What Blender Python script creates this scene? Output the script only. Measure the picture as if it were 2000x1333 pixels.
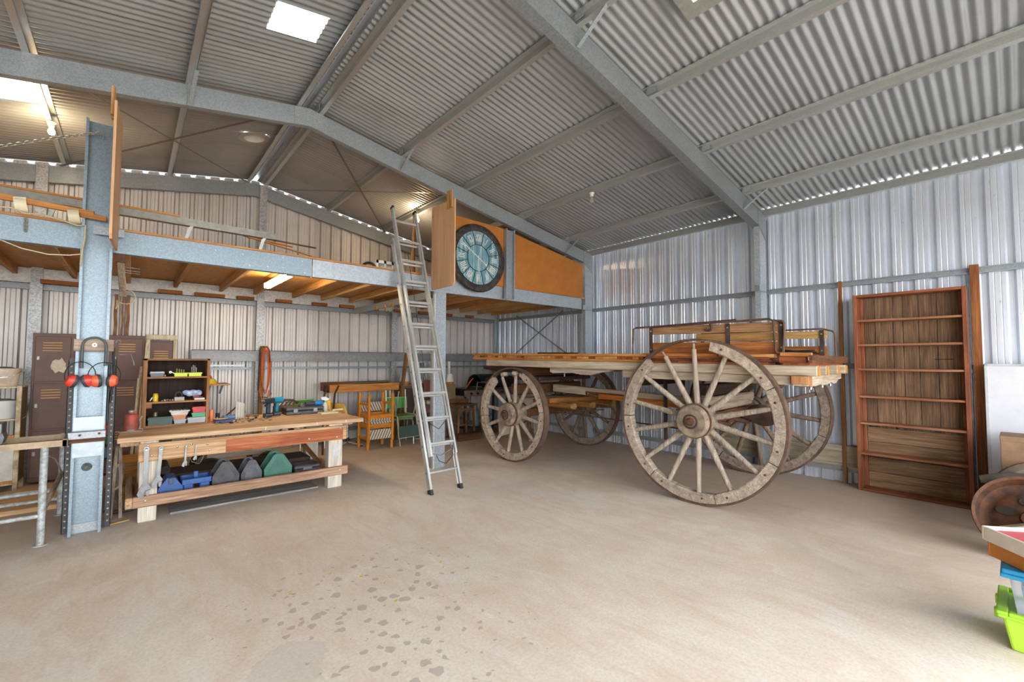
import bpy, math, random
from mathutils import Vector, Matrix, Euler
random.seed(7)
sc = bpy.context.scene
for o in list(bpy.data.objects):
    bpy.data.objects.remove(o, do_unlink=True)
COL = sc.collection
PI = math.pi

# ---------------------------------------------------------------- camera
cam_d = bpy.data.cameras.new('camera')
cam_d.sensor_width = 36.0
cam_d.lens = 15.418
cam_d.clip_start = 0.02
cam = bpy.data.objects.new('camera', cam_d)
COL.objects.link(cam)
YAW, PITCH, ROLL = math.radians(40.9688), math.radians(2.5031), math.radians(0.1774)
_f = Vector((math.sin(YAW)*math.cos(PITCH), math.cos(YAW)*math.cos(PITCH), math.sin(PITCH)))
_r = Vector((math.cos(YAW), -math.sin(YAW), 0))
_u = _r.cross(_f)
_r2 = math.cos(ROLL)*_r + math.sin(ROLL)*_u
_u2 = -math.sin(ROLL)*_r + math.cos(ROLL)*_u
_m = Matrix((_r2, _u2, -_f)).transposed().to_4x4()
_m.translation = Vector((0, 0, 1.5))
cam.matrix_world = _m
sc.camera = cam

# ---------------------------------------------------------------- world and exposure
w = bpy.data.worlds.new('overcast_sky')
sc.world = w
w.use_nodes = True
bg = w.node_tree.nodes['Background']
bg.inputs['Color'].default_value = (0.94, 0.97, 1.0, 1)
bg.inputs['Strength'].default_value = 11.3
sc.view_settings.view_transform = 'Standard'
sc.view_settings.look = 'None'
sc.view_settings.gamma = 1.0
sc.view_settings.use_curve_mapping = False
sc.view_settings.exposure = 0.0
sc.cycles.max_bounces = 8
sc.cycles.diffuse_bounces = 6
sc.cycles.use_denoising = True

# ---------------------------------------------------------------- mesh helpers
class MB:
    def __init__(s):
        s.v = []; s.f = []
    def add(s, vs, fs):
        k = len(s.v)
        s.v += [tuple(p) for p in vs]
        s.f += [tuple(i+k for i in q) for q in fs]
        return s
    def box(s, x0, x1, y0, y1, z0, z1, ch=0.0):
        return s.obox(((x0+x1)/2, (y0+y1)/2, (z0+z1)/2), (abs(x1-x0), abs(y1-y0), abs(z1-z0)), None, ch)
    def obox(s, c, d, R=None, ch=0.0):
        a, b, e = d[0]/2, d[1]/2, d[2]/2
        c = Vector(c)
        if R is not None and not isinstance(R, Matrix):
            R = Euler(R).to_matrix()
        def T(p):
            p = Vector(p)
            return (R @ p if R is not None else p) + c
        if ch <= 0:
            vs = [T((x*a, y*b, z*e)) for x in (-1, 1) for y in (-1, 1) for z in (-1, 1)]
            return s.add(vs, [(0,1,3,2), (4,6,7,5), (0,4,5,1), (2,3,7,6), (0,2,6,4), (1,5,7,3)])
        h = min(ch, a*.49, b*.49, e*.49)
        vs = []; idx = {}
        for x in (-1, 1):
            for y in (-1, 1):
                for z in (-1, 1):
                    for k in range(3):
                        p = [x*(a-h), y*(b-h), z*(e-h)]
                        p[k] = (x*a, y*b, z*e)[k]
                        idx[(x, y, z, k)] = len(vs); vs.append(T(p))
        fs = []
        I = lambda x, y, z, k: idx[(x, y, z, k)]
        for q in (-1, 1):
            o = 1 if q > 0 else -1
            fs.append([I(q,-1,-1,0), I(q,1,-1,0), I(q,1,1,0), I(q,-1,1,0)][::o])
            fs.append([I(-1,q,-1,1), I(-1,q,1,1), I(1,q,1,1), I(1,q,-1,1)][::o])
            fs.append([I(-1,-1,q,2), I(1,-1,q,2), I(1,1,q,2), I(-1,1,q,2)][::o])
        for u in (-1, 1):
            for v in (-1, 1):
                o = 1 if u*v > 0 else -1
                fs.append([I(u,v,-1,0), I(u,v,-1,1), I(u,v,1,1), I(u,v,1,0)][::o])
                fs.append([I(u,-1,v,0), I(u,1,v,0), I(u,1,v,2), I(u,-1,v,2)][::o])
                fs.append([I(-1,u,v,1), I(-1,u,v,2), I(1,u,v,2), I(1,u,v,1)][::o])
        for x in (-1, 1):
            for y in (-1, 1):
                for z in (-1, 1):
                    o = 1 if x*y*z > 0 else -1
                    fs.append([I(x,y,z,0), I(x,y,z,1), I(x,y,z,2)][::o])
        return s.add(vs, fs)
    def beam(s, p0, p1, wd, ht, ch=0.0, up=(0, 0, 1)):
        p0, p1 = Vector(p0), Vector(p1)
        y = (p1-p0); L = y.length; y = y.normalized()
        x = y.cross(Vector(up)).normalized(); z = x.cross(y)
        return s.obox((p0+p1)/2, (wd, L, ht), Matrix((x, y, z)).transposed(), ch)
    def cyl(s, p0, p1, r0, r1=None, n=12, caps=True):
        return s.tube([p0, p1], [r0, r0 if r1 is None else r1], n, caps)
    def tube(s, pts, r, n=8, caps=True, closed=False):
        P = [Vector(p) for p in pts]; m = len(P)
        rr = r if isinstance(r, (list, tuple)) else [r]*m
        vs = []; fs = []
        prev = None
        for i in range(m):
            if closed:
                t = (P[(i+1) % m]-P[i-1])
            else:
                t = P[min(i+1, m-1)]-P[max(i-1, 0)]
            t = t.normalized()
            if prev is None:
                a = Vector((0, 0, 1)) if abs(t.z) < .9 else Vector((1, 0, 0))
                x = t.cross(a).normalized()
            else:
                x = (prev - t*prev.dot(t))
                x = x.normalized() if x.length > 1e-6 else t.orthogonal().normalized()
            prev = x
            y = t.cross(x)
            for k in range(n):
                a = 2*PI*k/n
                vs.append(P[i] + (x*math.cos(a)+y*math.sin(a))*rr[i])
        for i in range(m if closed else m-1):
            j = (i+1) % m
            for k in range(n):
                l = (k+1) % n
                fs.append((i*n+k, i*n+l, j*n+l, j*n+k))
        if caps and not closed:
            fs.append(tuple(range(n-1, -1, -1)))
            fs.append(tuple((m-1)*n+k for k in range(n)))
        return s.add(vs, fs)
    def lathe(s, prof, n=24, M=None, a0=0, a1=2*PI, caps=True):
        """prof: (radius, height) along local z; M places it."""
        M = M or Matrix.Identity(4)
        full = abs(a1-a0-2*PI) < 1e-6
        vs = []; fs = []
        cols = n if full else n+1
        for r, h in prof:
            for k in range(cols):
                a = a0+(a1-a0)*k/n
                vs.append(M @ Vector((r*math.cos(a), r*math.sin(a), h)))
        for i in range(len(prof)-1):
            for k in range(n):
                l = (k+1) % cols
                fs.append((i*cols+k, i*cols+l, (i+1)*cols+l, (i+1)*cols+k))
        if full and caps and abs(prof[0][1]-prof[-1][1]) > 1e-6:
            if prof[0][0] > 1e-5: fs.append(tuple(range(cols-1, -1, -1)))
            if prof[-1][0] > 1e-5: fs.append(tuple((len(prof)-1)*cols+k for k in range(cols)))
        return s.add(vs, fs)
    def prism(s, poly, h0, h1, plane='xy'):
        """extrude a 2-D polygon; plane xy -> along z, xz -> along y, yz -> along x"""
        n = len(poly)
        def T(a, b, h):
            return {'xy': (a, b, h), 'xz': (a, h, b), 'yz': (h, a, b)}[plane]
        vs = [T(a, b, h0) for a, b in poly]+[T(a, b, h1) for a, b in poly]
        fs = [tuple(range(n-1, -1, -1)), tuple(range(n, 2*n))]
        fs += [(i, (i+1) % n, n+(i+1) % n, n+i) for i in range(n)]
        return s.add(vs, fs)
    def profile(s, prof, p0, p1, side, up):
        """extrude a closed outline (a,b) of a section along p0->p1; a along side, b along up"""
        p0, p1 = Vector(p0), Vector(p1); sd, u = Vector(side), Vector(up)
        n = len(prof)
        vs = [p0+sd*a+u*b for a, b in prof]+[p1+sd*a+u*b for a, b in prof]
        fs = [(i, (i+1) % n, n+(i+1) % n, n+i) for i in range(n)]
        fs += [tuple(range(n-1, -1, -1)), tuple(range(n, 2*n))]
        return s.add(vs, fs)
    def ball(s, c, r, n=12, m=7, sq=(1, 1, 1)):
        pr = [(max(1e-6, r*math.sin(PI*i/(m-1))), -r*math.cos(PI*i/(m-1))) for i in range(m)]
        return s.lathe(pr, n, Matrix.Translation(c) @ Matrix.Diagonal((sq[0], sq[1], sq[2], 1)))
    def xf(s, M):
        s.v = [tuple(M @ Vector(p)) for p in s.v]
        return s
    def mesh(s, name, mat, smooth=None):
        me = bpy.data.meshes.new(name)
        me.from_pydata(s.v, [], s.f)
        me.update()
        import bmesh
        bm = bmesh.new(); bm.from_mesh(me)
        bmesh.ops.recalc_face_normals(bm, faces=bm.faces)
        bm.to_mesh(me); bm.free()
        if smooth:
            me.polygons.foreach_set('use_smooth', [True]*len(me.polygons))
            me.set_sharp_from_angle(angle=math.radians(smooth))
        if mat is not None:
            me.materials.append(mat)
        return me
    def build(s, name, mat, parent=None, smooth=None, label=None):
        """one mesh object; a top-level one gets its origin at the middle of its base"""
        off = Vector((0, 0, 0))
        if parent is None:
            xs = [p[0] for p in s.v]; ys = [p[1] for p in s.v]; zs = [p[2] for p in s.v]
            off = Vector(((min(xs)+max(xs))/2, (min(ys)+max(ys))/2, min(zs)))
            s.v = [(p[0]-off.x, p[1]-off.y, p[2]-off.z) for p in s.v]
        o = bpy.data.objects.new(name, s.mesh(name, mat, smooth))
        COL.objects.link(o)
        o.location = off
        if parent is not None: o.parent = parent
        if label: o['label'] = label
        return o

def tag(o, label, cat, group=None):
    o['label'] = label; o['category'] = cat
    if group: o['group'] = group
    return o
def thing(name, label, cat, loc=(0, 0, 0), rz=0.0, group=None, rot=None):
    o = bpy.data.objects.new(name, None)
    o.empty_display_size = .1
    COL.objects.link(o)
    o.location = loc
    o.rotation_euler = rot if rot else (0, 0, rz)
    return tag(o, label, cat, group)
def struct(name, loc=(0, 0, 0)):
    o = bpy.data.objects.new(name, None)
    o.empty_display_size = .1
    COL.objects.link(o); o.location = loc
    o['kind'] = 'structure'
    return o
def inst(me, name, parent, loc=(0, 0, 0), rot=(0, 0, 0), scale=(1, 1, 1)):
    o = bpy.data.objects.new(name, me); COL.objects.link(o)
    o.parent = parent; o.location = loc; o.rotation_euler = rot; o.scale = scale
    return o
def dup(root, loc, rz=None, label=None, rot=None):
    r = root.copy(); COL.objects.link(r); r.location = loc
    if rz is not None: r.rotation_euler = (0, 0, rz)
    if rot is not None: r.rotation_euler = rot
    if label: r['label'] = label
    for ch in list(root.children):
        c = ch.copy(); COL.objects.link(c); c.parent = r
        for g in list(ch.children):
            d = g.copy(); COL.objects.link(d); d.parent = c
    return r
def rot4(axis, a): return Matrix.Rotation(a, 4, axis)
def T4(*p): return Matrix.Translation(p)
def arc(c, r, a0, a1, n, plane='xz'):
    out = []
    for i in range(n+1):
        a = a0+(a1-a0)*i/n
        p, q = r*math.cos(a), r*math.sin(a)
        d = {'xz': (p, 0, q), 'xy': (p, q, 0), 'yz': (0, p, q)}[plane]
        out.append(tuple(Vector(c)+Vector(d)))
    return out

# ---------------------------------------------------------------- materials (all procedural)
_MATS = {}
def _new(name):
    m = bpy.data.materials.new(name); m.use_nodes = True
    nt = m.node_tree; b = nt.nodes['Principled BSDF']
    return m, nt, b
def _ramp(nt, fac, stops):
    n = nt.nodes.new('ShaderNodeValToRGB')
    el = n.color_ramp.elements
    el[0].position, el[0].color = stops[0][0], (*stops[0][1], 1)
    el[1].position, el[1].color = stops[-1][0], (*stops[-1][1], 1)
    for p, c in stops[1:-1]:
        e = el.new(p); e.color = (*c, 1)
    nt.links.new(fac, n.inputs['Fac'])
    return n.outputs['Color']
def _noise(nt, vec, scale, detail=4, rough=.6, dist=0):
    n = nt.nodes.new('ShaderNodeTexNoise')
    n.inputs['Scale'].default_value = scale; n.inputs['Detail'].default_value = detail
    n.inputs['Roughness'].default_value = rough; n.inputs['Distortion'].default_value = dist
    nt.links.new(vec, n.inputs['Vector'])
    return n.outputs['Fac']
def _map(nt, scale=(1, 1, 1), rot=(0, 0, 0), rnd=True):
    tc = nt.nodes.new('ShaderNodeTexCoord')
    mp = nt.nodes.new('ShaderNodeMapping')
    mp.inputs['Scale'].default_value = scale; mp.inputs['Rotation'].default_value = rot
    nt.links.new(tc.outputs['Object'], mp.inputs['Vector'])
    if rnd:
        oi = nt.nodes.new('ShaderNodeObjectInfo')
        ml = nt.nodes.new('ShaderNodeMath'); ml.operation = 'MULTIPLY'; ml.inputs[1].default_value = 37.0
        nt.links.new(oi.outputs['Random'], ml.inputs[0])
        cb = nt.nodes.new('ShaderNodeCombineXYZ')
        for k in range(3): nt.links.new(ml.outputs[0], cb.inputs[k])
        nt.links.new(cb.outputs[0], mp.inputs['Location'])
    return mp.outputs['Vector']
def _mix(nt, fac, a, b, mode='MIX'):
    n = nt.nodes.new('ShaderNodeMix'); n.data_type = 'RGBA'; n.blend_type = mode
    for sock, val in ((n.inputs[0], fac), (n.inputs[6], a), (n.inputs[7], b)):
        if isinstance(val, (int, float)): sock.default_value = val
        elif isinstance(val, tuple): sock.default_value = (*val, 1) if len(val) == 3 else val
        else: nt.links.new(val, sock)
    return n.outputs[2]
def _bump(nt, b, h, strength, dist=.01):
    n = nt.nodes.new('ShaderNodeBump')
    n.inputs['Strength'].default_value = strength; n.inputs['Distance'].default_value = dist
    nt.links.new(h, n.inputs['Height']); nt.links.new(n.outputs['Normal'], b.inputs['Normal'])
def _rand_val(nt, col, amt):
    if amt <= 0: return col
    oi = nt.nodes.new('ShaderNodeObjectInfo')
    hsv = nt.nodes.new('ShaderNodeHueSaturation')
    mr = nt.nodes.new('ShaderNodeMapRange')
    mr.inputs['To Min'].default_value = 1-amt; mr.inputs['To Max'].default_value = 1+amt
    nt.links.new(oi.outputs['Random'], mr.inputs['Value'])
    nt.links.new(mr.outputs['Result'], hsv.inputs['Value'])
    nt.links.new(col, hsv.inputs['Color'])
    return hsv.outputs['Color']
def hexc(h):
    h = h.lstrip('#')
    def l(c):
        c /= 255
        return c/12.92 if c <= .04045 else ((c+.055)/1.055)**2.4
    return tuple(l(int(h[i:i+2], 16)) for i in (0, 2, 4))
def wood(c_dark, c_mid, c_light, axis='y', rough=.65, rnd=.14, knots=0.35, fine=1.0):
    key = ('wood', c_dark, c_mid, c_light, axis, rough, rnd, knots, fine)
    if key in _MATS: return _MATS[key]
    m, nt, b = _new('wood_'+c_mid.lstrip('#')+'_'+axis)
    st = {'x': (1.2, 14, 14), 'y': (14, 1.2, 14), 'z': (14, 14, 1.2)}[axis]
    st = tuple(q*fine for q in st)
    v = _map(nt, st)
    f = _noise(nt, v, 1.6, 5, .62, .6)
    st2 = {'x': (3, 90, 90), 'y': (90, 3, 90), 'z': (90, 90, 3)}[axis]
    g = _noise(nt, _map(nt, st2), 1.0, 2, .5)
    col = _ramp(nt, f, [(.28, hexc(c_dark)), (.5, hexc(c_mid)), (.72, hexc(c_light))])
    col = _mix(nt, _ramp(nt, g, [(.38, (.55, .55, .55)), (.62, (0, 0, 0))]), col, hexc(c_dark))
    if knots:
        k = _noise(nt, _map(nt, (1.6, 1.6, 1.6)), 2.2, 3, .6)
        col = _mix(nt, _ramp(nt, k, [(.58, (0, 0, 0)), (.76, (knots,)*3)]), col, hexc(c_dark))
    col = _rand_val(nt, col, rnd)
    nt.links.new(col, b.inputs['Base Color'])
    b.inputs['Roughness'].default_value = rough
    b.inputs['Specular IOR Level'].default_value = .3
    _bump(nt, b, g, .25, .004)
    _MATS[key] = m
    return m
def galv(base='#aeb6bd', dark='#8d979f', metallic=.35, rough=.42, scale=55, rnd=.04, dirt=.25):
    key = ('galv', base, dark, metallic, rough, scale, dirt)
    if key in _MATS: return _MATS[key]
    m, nt, b = _new('galvanised_'+base.lstrip('#'))
    v = _map(nt)
    vo = nt.nodes.new('ShaderNodeTexVoronoi'); vo.inputs['Scale'].default_value = scale
    nt.links.new(v, vo.inputs['Vector'])
    bw = nt.nodes.new('ShaderNodeRGBToBW'); nt.links.new(vo.outputs['Color'], bw.inputs[0])
    col = _ramp(nt, bw.outputs[0], [(.25, hexc(dark)), (.75, hexc(base))])
    d = _noise(nt, v, 1.3, 5, .65)
    col = _mix(nt, _ramp(nt, d, [(.42, (0, 0, 0)), (.75, (dirt,)*3)]), col, hexc('#6f665c'))
    col = _rand_val(nt, col, rnd)
    nt.links.new(col, b.inputs['Base Color'])
    b.inputs['Metallic'].default_value = metallic
    b.inputs['Roughness'].default_value = rough
    _MATS[key] = m
    return m
def plain(c, rough=.5, metallic=0.0, var=.12, scale=6, c2=None, bump=0, rnd=0, spec=.5):
    key = ('plain', c, rough, metallic, var, scale, c2, bump, rnd, spec)
    if key in _MATS: return _MATS[key]
    m, nt, b = _new('finish_'+c.lstrip('#'))
    f = _noise(nt, _map(nt), scale, 5, .65)
    c1 = hexc(c)
    cc = hexc(c2) if c2 else tuple(q*(1-2.2*var) for q in c1)
    col = _ramp(nt, f, [(.35, cc), (.62, c1)])
    col = _rand_val(nt, col, rnd)
    nt.links.new(col, b.inputs['Base Color'])
    b.inputs['Roughness'].default_value = rough; b.inputs['Metallic'].default_value = metallic
    b.inputs['Specular IOR Level'].default_value = spec
    if bump: _bump(nt, b, f, bump, .01)
    _MATS[key] = m
    return m
def emis(c, strength):
    key = ('emis', c, strength)
    if key in _MATS: return _MATS[key]
    m, nt, b = _new('glow_'+c.lstrip('#'))
    b.inputs['Base Color'].default_value = (*hexc(c), 1)
    b.inputs['Emission Color'].default_value = (*hexc(c), 1)
    b.inputs['Emission Strength'].default_value = strength
    _MATS[key] = m
    return m
def clear(c, rough=.1, trans=.9, alpha=1.0):
    key = ('clear', c, rough, trans, alpha)
    if key in _MATS: return _MATS[key]
    m, nt, b = _new('clear_'+c.lstrip('#'))
    b.inputs['Base Color'].default_value = (*hexc(c), 1)
    b.inputs['Roughness'].default_value = rough
    b.inputs['Transmission Weight'].default_value = trans
    b.inputs['IOR'].default_value = 1.2
    b.inputs['Alpha'].default_value = alpha
    _MATS[key] = m
    return m

def wallmat(c, c2, met=.55, ro=.32):
    m, nt, b = _new('painted_wall_sheet_'+c.lstrip('#'))
    f = _noise(nt, _map(nt), .9, 4, .6)
    col = _ramp(nt, f, [(.35, hexc(c2)), (.62, hexc(c))])
    st = _noise(nt, _map(nt, (26, 26, .5)), 1.0, 3, .6)
    col = _mix(nt, _ramp(nt, st, [(.64, (0, 0, 0)), (.80, (.4,)*3)]), col, hexc('#8f8270'))
    sp = _noise(nt, _map(nt, (9, 9, 5)), 3.0, 2, .5)
    col = _mix(nt, _ramp(nt, sp, [(.70, (0, 0, 0)), (.80, (.45,)*3)]), col, hexc('#7d6b58'))
    nt.links.new(col, b.inputs['Base Color'])
    b.inputs['Roughness'].default_value = ro; b.inputs['Metallic'].default_value = met
    return m
GALV = galv('#9fa9af', '#8f999f', .35, .4, 95)
GALV_D = galv('#8f979b', '#828a8f', .4, .42, 80, .05, .3)
GALV_P = galv('#8999a4', '#788a95', .35, .4, 110, .0, .12)
PURL = galv('#b4b8b7', '#aaaead', .5, .3, 160, .03, .0)
WALLM = wallmat('#d9e2ee', '#cbd1da')
WALLB = wallmat('#c6c3c0', '#b3b0ac', .35, .48)
ROOFM = plain('#a6acb0', .38, .4, .05, .8, '#969c9f')
BLACK = plain('#1c1d1f', .5, 0, .1, 8)
BLACKP = plain('#2b2c30', .45, 0, .15, 12, '#45454a')
ALU = plain('#c9cbca', .36, .55, .08, 3, '#aeb0ae')
CHROME = plain('#d4d6d6', .22, .9, .05, 8)
RUST = plain('#6b4230', .75, .25, .2, 9, '#3e2a22', .3)
RUSTD = plain('#54403a', .7, .3, .2, 9, '#34281f', .3)
WHITEP = plain('#dcdcd8', .45, 0, .06, 5)
W_ORANGE = lambda ax: wood('#8a5220', '#c28036', '#d49c56', ax, .5, .1, .3)
W_PINE = lambda ax: wood('#8e6638', '#bb8f5a', '#d0ab78', ax, .6, .12, .3)
W_RED = lambda ax: wood('#5a2c16', '#94512b', '#b06a3c', ax, .6, .14, .3)
W_GREY = lambda ax: wood('#6c5d50', '#a08f7e', '#bbac9a', ax, .85, .12, .3)
W_PALE = lambda ax: wood('#8d7d69', '#b6a793', '#ccc0ad', ax, .8, .1, .35)
W_BROWN = lambda ax: wood('#3a2417', '#6b4429', '#84583a', ax, .65, .14, .3)
W_DARK = lambda ax: wood('#1f1611', '#3b2a1f', '#503a2b', ax, .7, .14, .2)
W_BENCH = lambda ax: wood('#8c6d50', '#bf9f7d', '#d6bb99', ax, .7, .1, .35)
BOLT = plain('#b9b6ae', .35, .8, .1, 20)
# ================================================================ THE SHED
RX, RZ, SL = 1.49, 4.438, 0.1728          # ridge position, rafter-top height at ridge, roof slope
def zr(x, off=0.0): return RZ+off-SL*abs(x-RX)
F1Y, F2Y, F3Y = 2.27, 5.34, 8.25
XW, YB, XL, YF = 6.74, 8.36, -3.9, -2.9
SHEET = 0.092                              # sheet mid plane above rafter top

# ---- floor: dusty concrete slab
def floor_mat():
    m, nt, b = _new('dusty_concrete')
    v = _map(nt, rnd=False)
    base = _ramp(nt, _noise(nt, v, .55, 6, .62, .5), [(.3, hexc('#cbbcab')), (.5, hexc('#d8cdc0')), (.7, hexc('#e0d9cf'))])
    # swept dust arcs: long broom streaks in two directions, and pale scrubbed patches
    def streak(sc_, rot_, scale, lo, hi, amt, colr, dist):
        nonlocal base
        n = _noise(nt, _map(nt, sc_, (0, 0, rot_), rnd=False), scale, 8, .68, dist)
        base = _mix(nt, _ramp(nt, n, [(lo, (0, 0, 0)), (hi, (amt,)*3)]), base, hexc(colr))
    streak((1, .45, 1), .75, 1.7, .46, .70, .5, '#c6aa90', 2.4)
    streak((1, .5, 1), -.5, 2.6, .50, .72, .4, '#cdb7a1', 2.0)
    streak((1, .22, 1), 1.15, 7.0, .54, .68, .3, '#bda58e', 1.6)
    streak((1, .7, 1), .3, 1.3, .52, .70, .65, '#d6d4cd', 1.6)
    streak((1, .4, 1), .9, 5.5, .57, .70, .45, '#e4dfd6', 2.0)
    fine = _noise(nt, v, 60, 3, .6)
    base = _mix(nt, _ramp(nt, fine, [(.3, (.25,)*3), (.6, (0, 0, 0))]), base, hexc('#9b8874'))
    # earth tracked in around the cart and along the far walls
    sep = nt.nodes.new('ShaderNodeSeparateXYZ'); nt.links.new(v, sep.inputs[0])
    def mr(sock, a, b_):
        n = nt.nodes.new('ShaderNodeMapRange'); n.inputs['From Min'].default_value = a; n.inputs['From Max'].default_value = b_
        nt.links.new(sock, n.inputs['Value']); return n.outputs['Result']
    def mth(op, a, b_):
        n = nt.nodes.new('ShaderNodeMath'); n.operation = op
        for i, q in enumerate((a, b_)):
            if isinstance(q, (int, float)): n.inputs[i].default_value = q
            else: nt.links.new(q, n.inputs[i])
        return n.outputs[0]
    far = mth('MAXIMUM', mr(sep.outputs['X'], 3.2, 5.4), mr(sep.outputs['Y'], 4.2, 6.6))
    far = mth('ADD', far, mth('MULTIPLY', mth('SUBTRACT', _noise(nt, v, 1.4, 5, .65, 1.0), .5), 1.1))
    base = _mix(nt, _ramp(nt, far, [(.2, (0, 0, 0)), (.95, (.62,)*3)]), base, hexc('#a18a74'))
    # water and oil drips, a scatter of blots in the middle of the floor
    def blob(cx, cy, r):
        dx = mth('SUBTRACT', sep.outputs['X'], cx); dy = mth('SUBTRACT', sep.outputs['Y'], cy)
        d = mth('SQRT', mth('ADD', mth('MULTIPLY', dx, dx), mth('MULTIPLY', dy, dy)), 0)
        return mr(d, r, r*.25)
    vo = nt.nodes.new('ShaderNodeTexVoronoi'); vo.inputs['Scale'].default_value = 13
    wv = nt.nodes.new('ShaderNodeTexNoise'); wv.inputs['Scale'].default_value = 14; nt.links.new(v, wv.inputs['Vector'])
    vv = nt.nodes.new('ShaderNodeVectorMath'); vv.operation = 'SCALE'; nt.links.new(wv.outputs['Color'], vv.inputs[0]); vv.inputs['Scale'].default_value = .07
    va = nt.nodes.new('ShaderNodeVectorMath'); va.operation = 'ADD'; nt.links.new(v, va.inputs[0]); nt.links.new(vv.outputs[0], va.inputs[1])
    nt.links.new(va.outputs[0], vo.inputs['Vector'])
    rb = nt.nodes.new('ShaderNodeRGBToBW'); nt.links.new(vo.outputs['Color'], rb.inputs[0])
    zone = mth('MAXIMUM', mth('MAXIMUM', blob(1.28, 2.75, .85), blob(1.15, 2.15, .8)), blob(1.0, 2.9, .7))
    size = mth('MULTIPLY', mth('MULTIPLY', mth('POWER', zone, .7), rb.outputs[0]), .54)
    drop = mth('MULTIPLY', mth('LESS_THAN', vo.outputs['Distance'], size), mth('GREATER_THAN', zone, .08))
    base = _mix(nt, mth('MULTIPLY', drop, .55), base, hexc('#94897f'))
    pud = mth('GREATER_THAN', mth('ADD', blob(.64, 2.38, .3), mth('MULTIPLY', mth('SUBTRACT', _noise(nt, v, 5, 4, .6), .5), 1.2)), .55)
    base = _mix(nt, mth('MULTIPLY', pud, .28), base, hexc('#a8a59d'))
    # scattered debris specks
    v2 = nt.nodes.new('ShaderNodeTexVoronoi'); v2.inputs['Scale'].default_value = 7; nt.links.new(v, v2.inputs['Vector'])
    sp = mth('LESS_THAN', v2.outputs['Distance'], .022)
    base = _mix(nt, mth('MULTIPLY', sp, .7), base, hexc('#54463a'))
    nt.links.new(base, b.inputs['Base Color'])
    b.inputs['Roughness'].default_value = .8
    b.inputs['Specular IOR Level'].default_value = .25
    _bump(nt, b, fine, .12, .004)
    return m
fl = MB().box(-40, 8.5, -40, 9.5, -.15, 0)
fo = fl.build('floor', floor_mat()); fo['kind'] = 'structure'
# keep floor texture in world coordinates: origin at world origin
for vtx in fo.data.vertices: vtx.co = Vector(vtx.co)+fo.location
fo.location = (0, 0, 0)

# ---- trapezoidal wall sheets
def rib_profile(a0, a1, phase, pitch=.19):
    pts = []
    k = math.floor((a0-phase)/pitch)-1
    while phase+k*pitch < a1+pitch:
        c = phase+k*pitch
        for d, h in ((-.037, 0), (-.02, .042), (.02, .042), (.037, 0), (.066, 0), (.071, .004), (.076, 0), (.114, 0), (.119, .004), (.124, 0)):
            pts.append((c+d, h))
        k += 1
    out = [p for p in pts if a0-1e-6 <= p[0] <= a1+1e-6]
    return [(a0, 0.0)]+out+[(a1, 0.0)] if out else [(a0, 0), (a1, 0)]
wall_back = struct('wall_back')
x = 1.79-.095-.76*8
while x < XW+.02:
    x1 = min(x+.76, XW+.03)
    pr = rib_profile(x, x1, 1.79)
    mb = MB(); n = len(pr)
    vs = [(a, YB+h, 0) for a, h in pr]+[(a, YB+h, zr(a, SHEET-(.03 if h > .01 else .008))) for a, h in pr]
    mb.add(vs, [(i, i+1, n+i+1, n+i) for i in range(n-1)])
    if x > -5: mb.build('wall_sheet', WALLB, wall_back)
    x = x1
    if x1 >= XW+.03: break
wall_right = struct('wall_right')
y = .205-.095-.76*5
while y < YB:
    y1 = min(y+.76, YB+.03)
    pr = rib_profile(max(y, YF-.1), y1, .205)
    mb = MB(); n = len(pr)
    vs = [(XW+h, a, 0) for a, h in pr]+[(XW+h, a, zr(XW, .05)) for a, h in pr]
    mb.add(vs, [(i, i+1, n+i+1, n+i) for i in range(n-1)])
    mb.build('wall_sheet', WALLM, wall_right)
    y = y1
    if y1 >= YB+.03: break

# unseen front gable; bay depth and roller-door opening shaped to even the floor light
DOOR_X0, DOOR_X1, DOOR_H = -3.6, 5.5, 3.3
wall_front = struct('wall_front')
x = 1.79-.095-.76*7
while x < XW:
    x1 = min(x+.76, XW+.03)
    pr = rib_profile(x, x1, 1.79); n = len(pr)
    zb = 0 if x >= DOOR_X1-.1 or x1 <= DOOR_X0+.1 else DOOR_H
    mb = MB()
    vs = [(a, YF-.06-h, zb) for a, h in pr]+[(a, YF-.06-h, zr(a, SHEET-.03)) for a, h in pr]
    mb.add(vs, [(i, i+1, n+i+1, n+i) for i in range(n-1)])
    mb.build('wall_sheet', WALLB, wall_front)
    x = x1
wall_left = struct('wall_left')
y = .205-.095-.76*5
while y < YB:
    y1 = min(y+.76, YB+.03)
    pr = rib_profile(max(y, YF-.1), y1, .205); n = len(pr)
    vs = [(XL-h, a, 0) for a, h in pr]+[(XL-h, a, zr(XL, .05)) for a, h in pr]
    MB().add(vs, [(i, i+1, n+i+1, n+i) for i in range(n-1)]).build('wall_sheet', WALLB, wall_left)
    y = y1
    if y1 >= YB+.03: break
# ---- steel section outlines
def csec(d, fl_, lip, t=.004):
    """lipped channel: a 0..fl_, b -d/2..d/2, web at a=0"""
    h = d/2
    return [(0, -h), (fl_, -h), (fl_, -h+lip), (fl_-t, -h+lip), (fl_-t, -h+t), (t, -h+t), (t, h-t), (fl_-t, h-t), (fl_-t, h-lip), (fl_, h-lip), (fl_, h), (0, h)]
def zsec(d, fl_, lip, t=.004):
    """Z purlin: top flange towards -a, bottom flange towards +a"""
    h = d/2
    return [(0, -h), (fl_, -h), (fl_, -h+lip), (fl_-t, -h+lip), (fl_-t, -h+t), (t, -h+t), (t, h), (-fl_, h), (-fl_, h-lip), (-fl_+t, h-lip), (-fl_+t, h-t), (0, h-t)]

ceiling = struct('ceiling')
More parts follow.
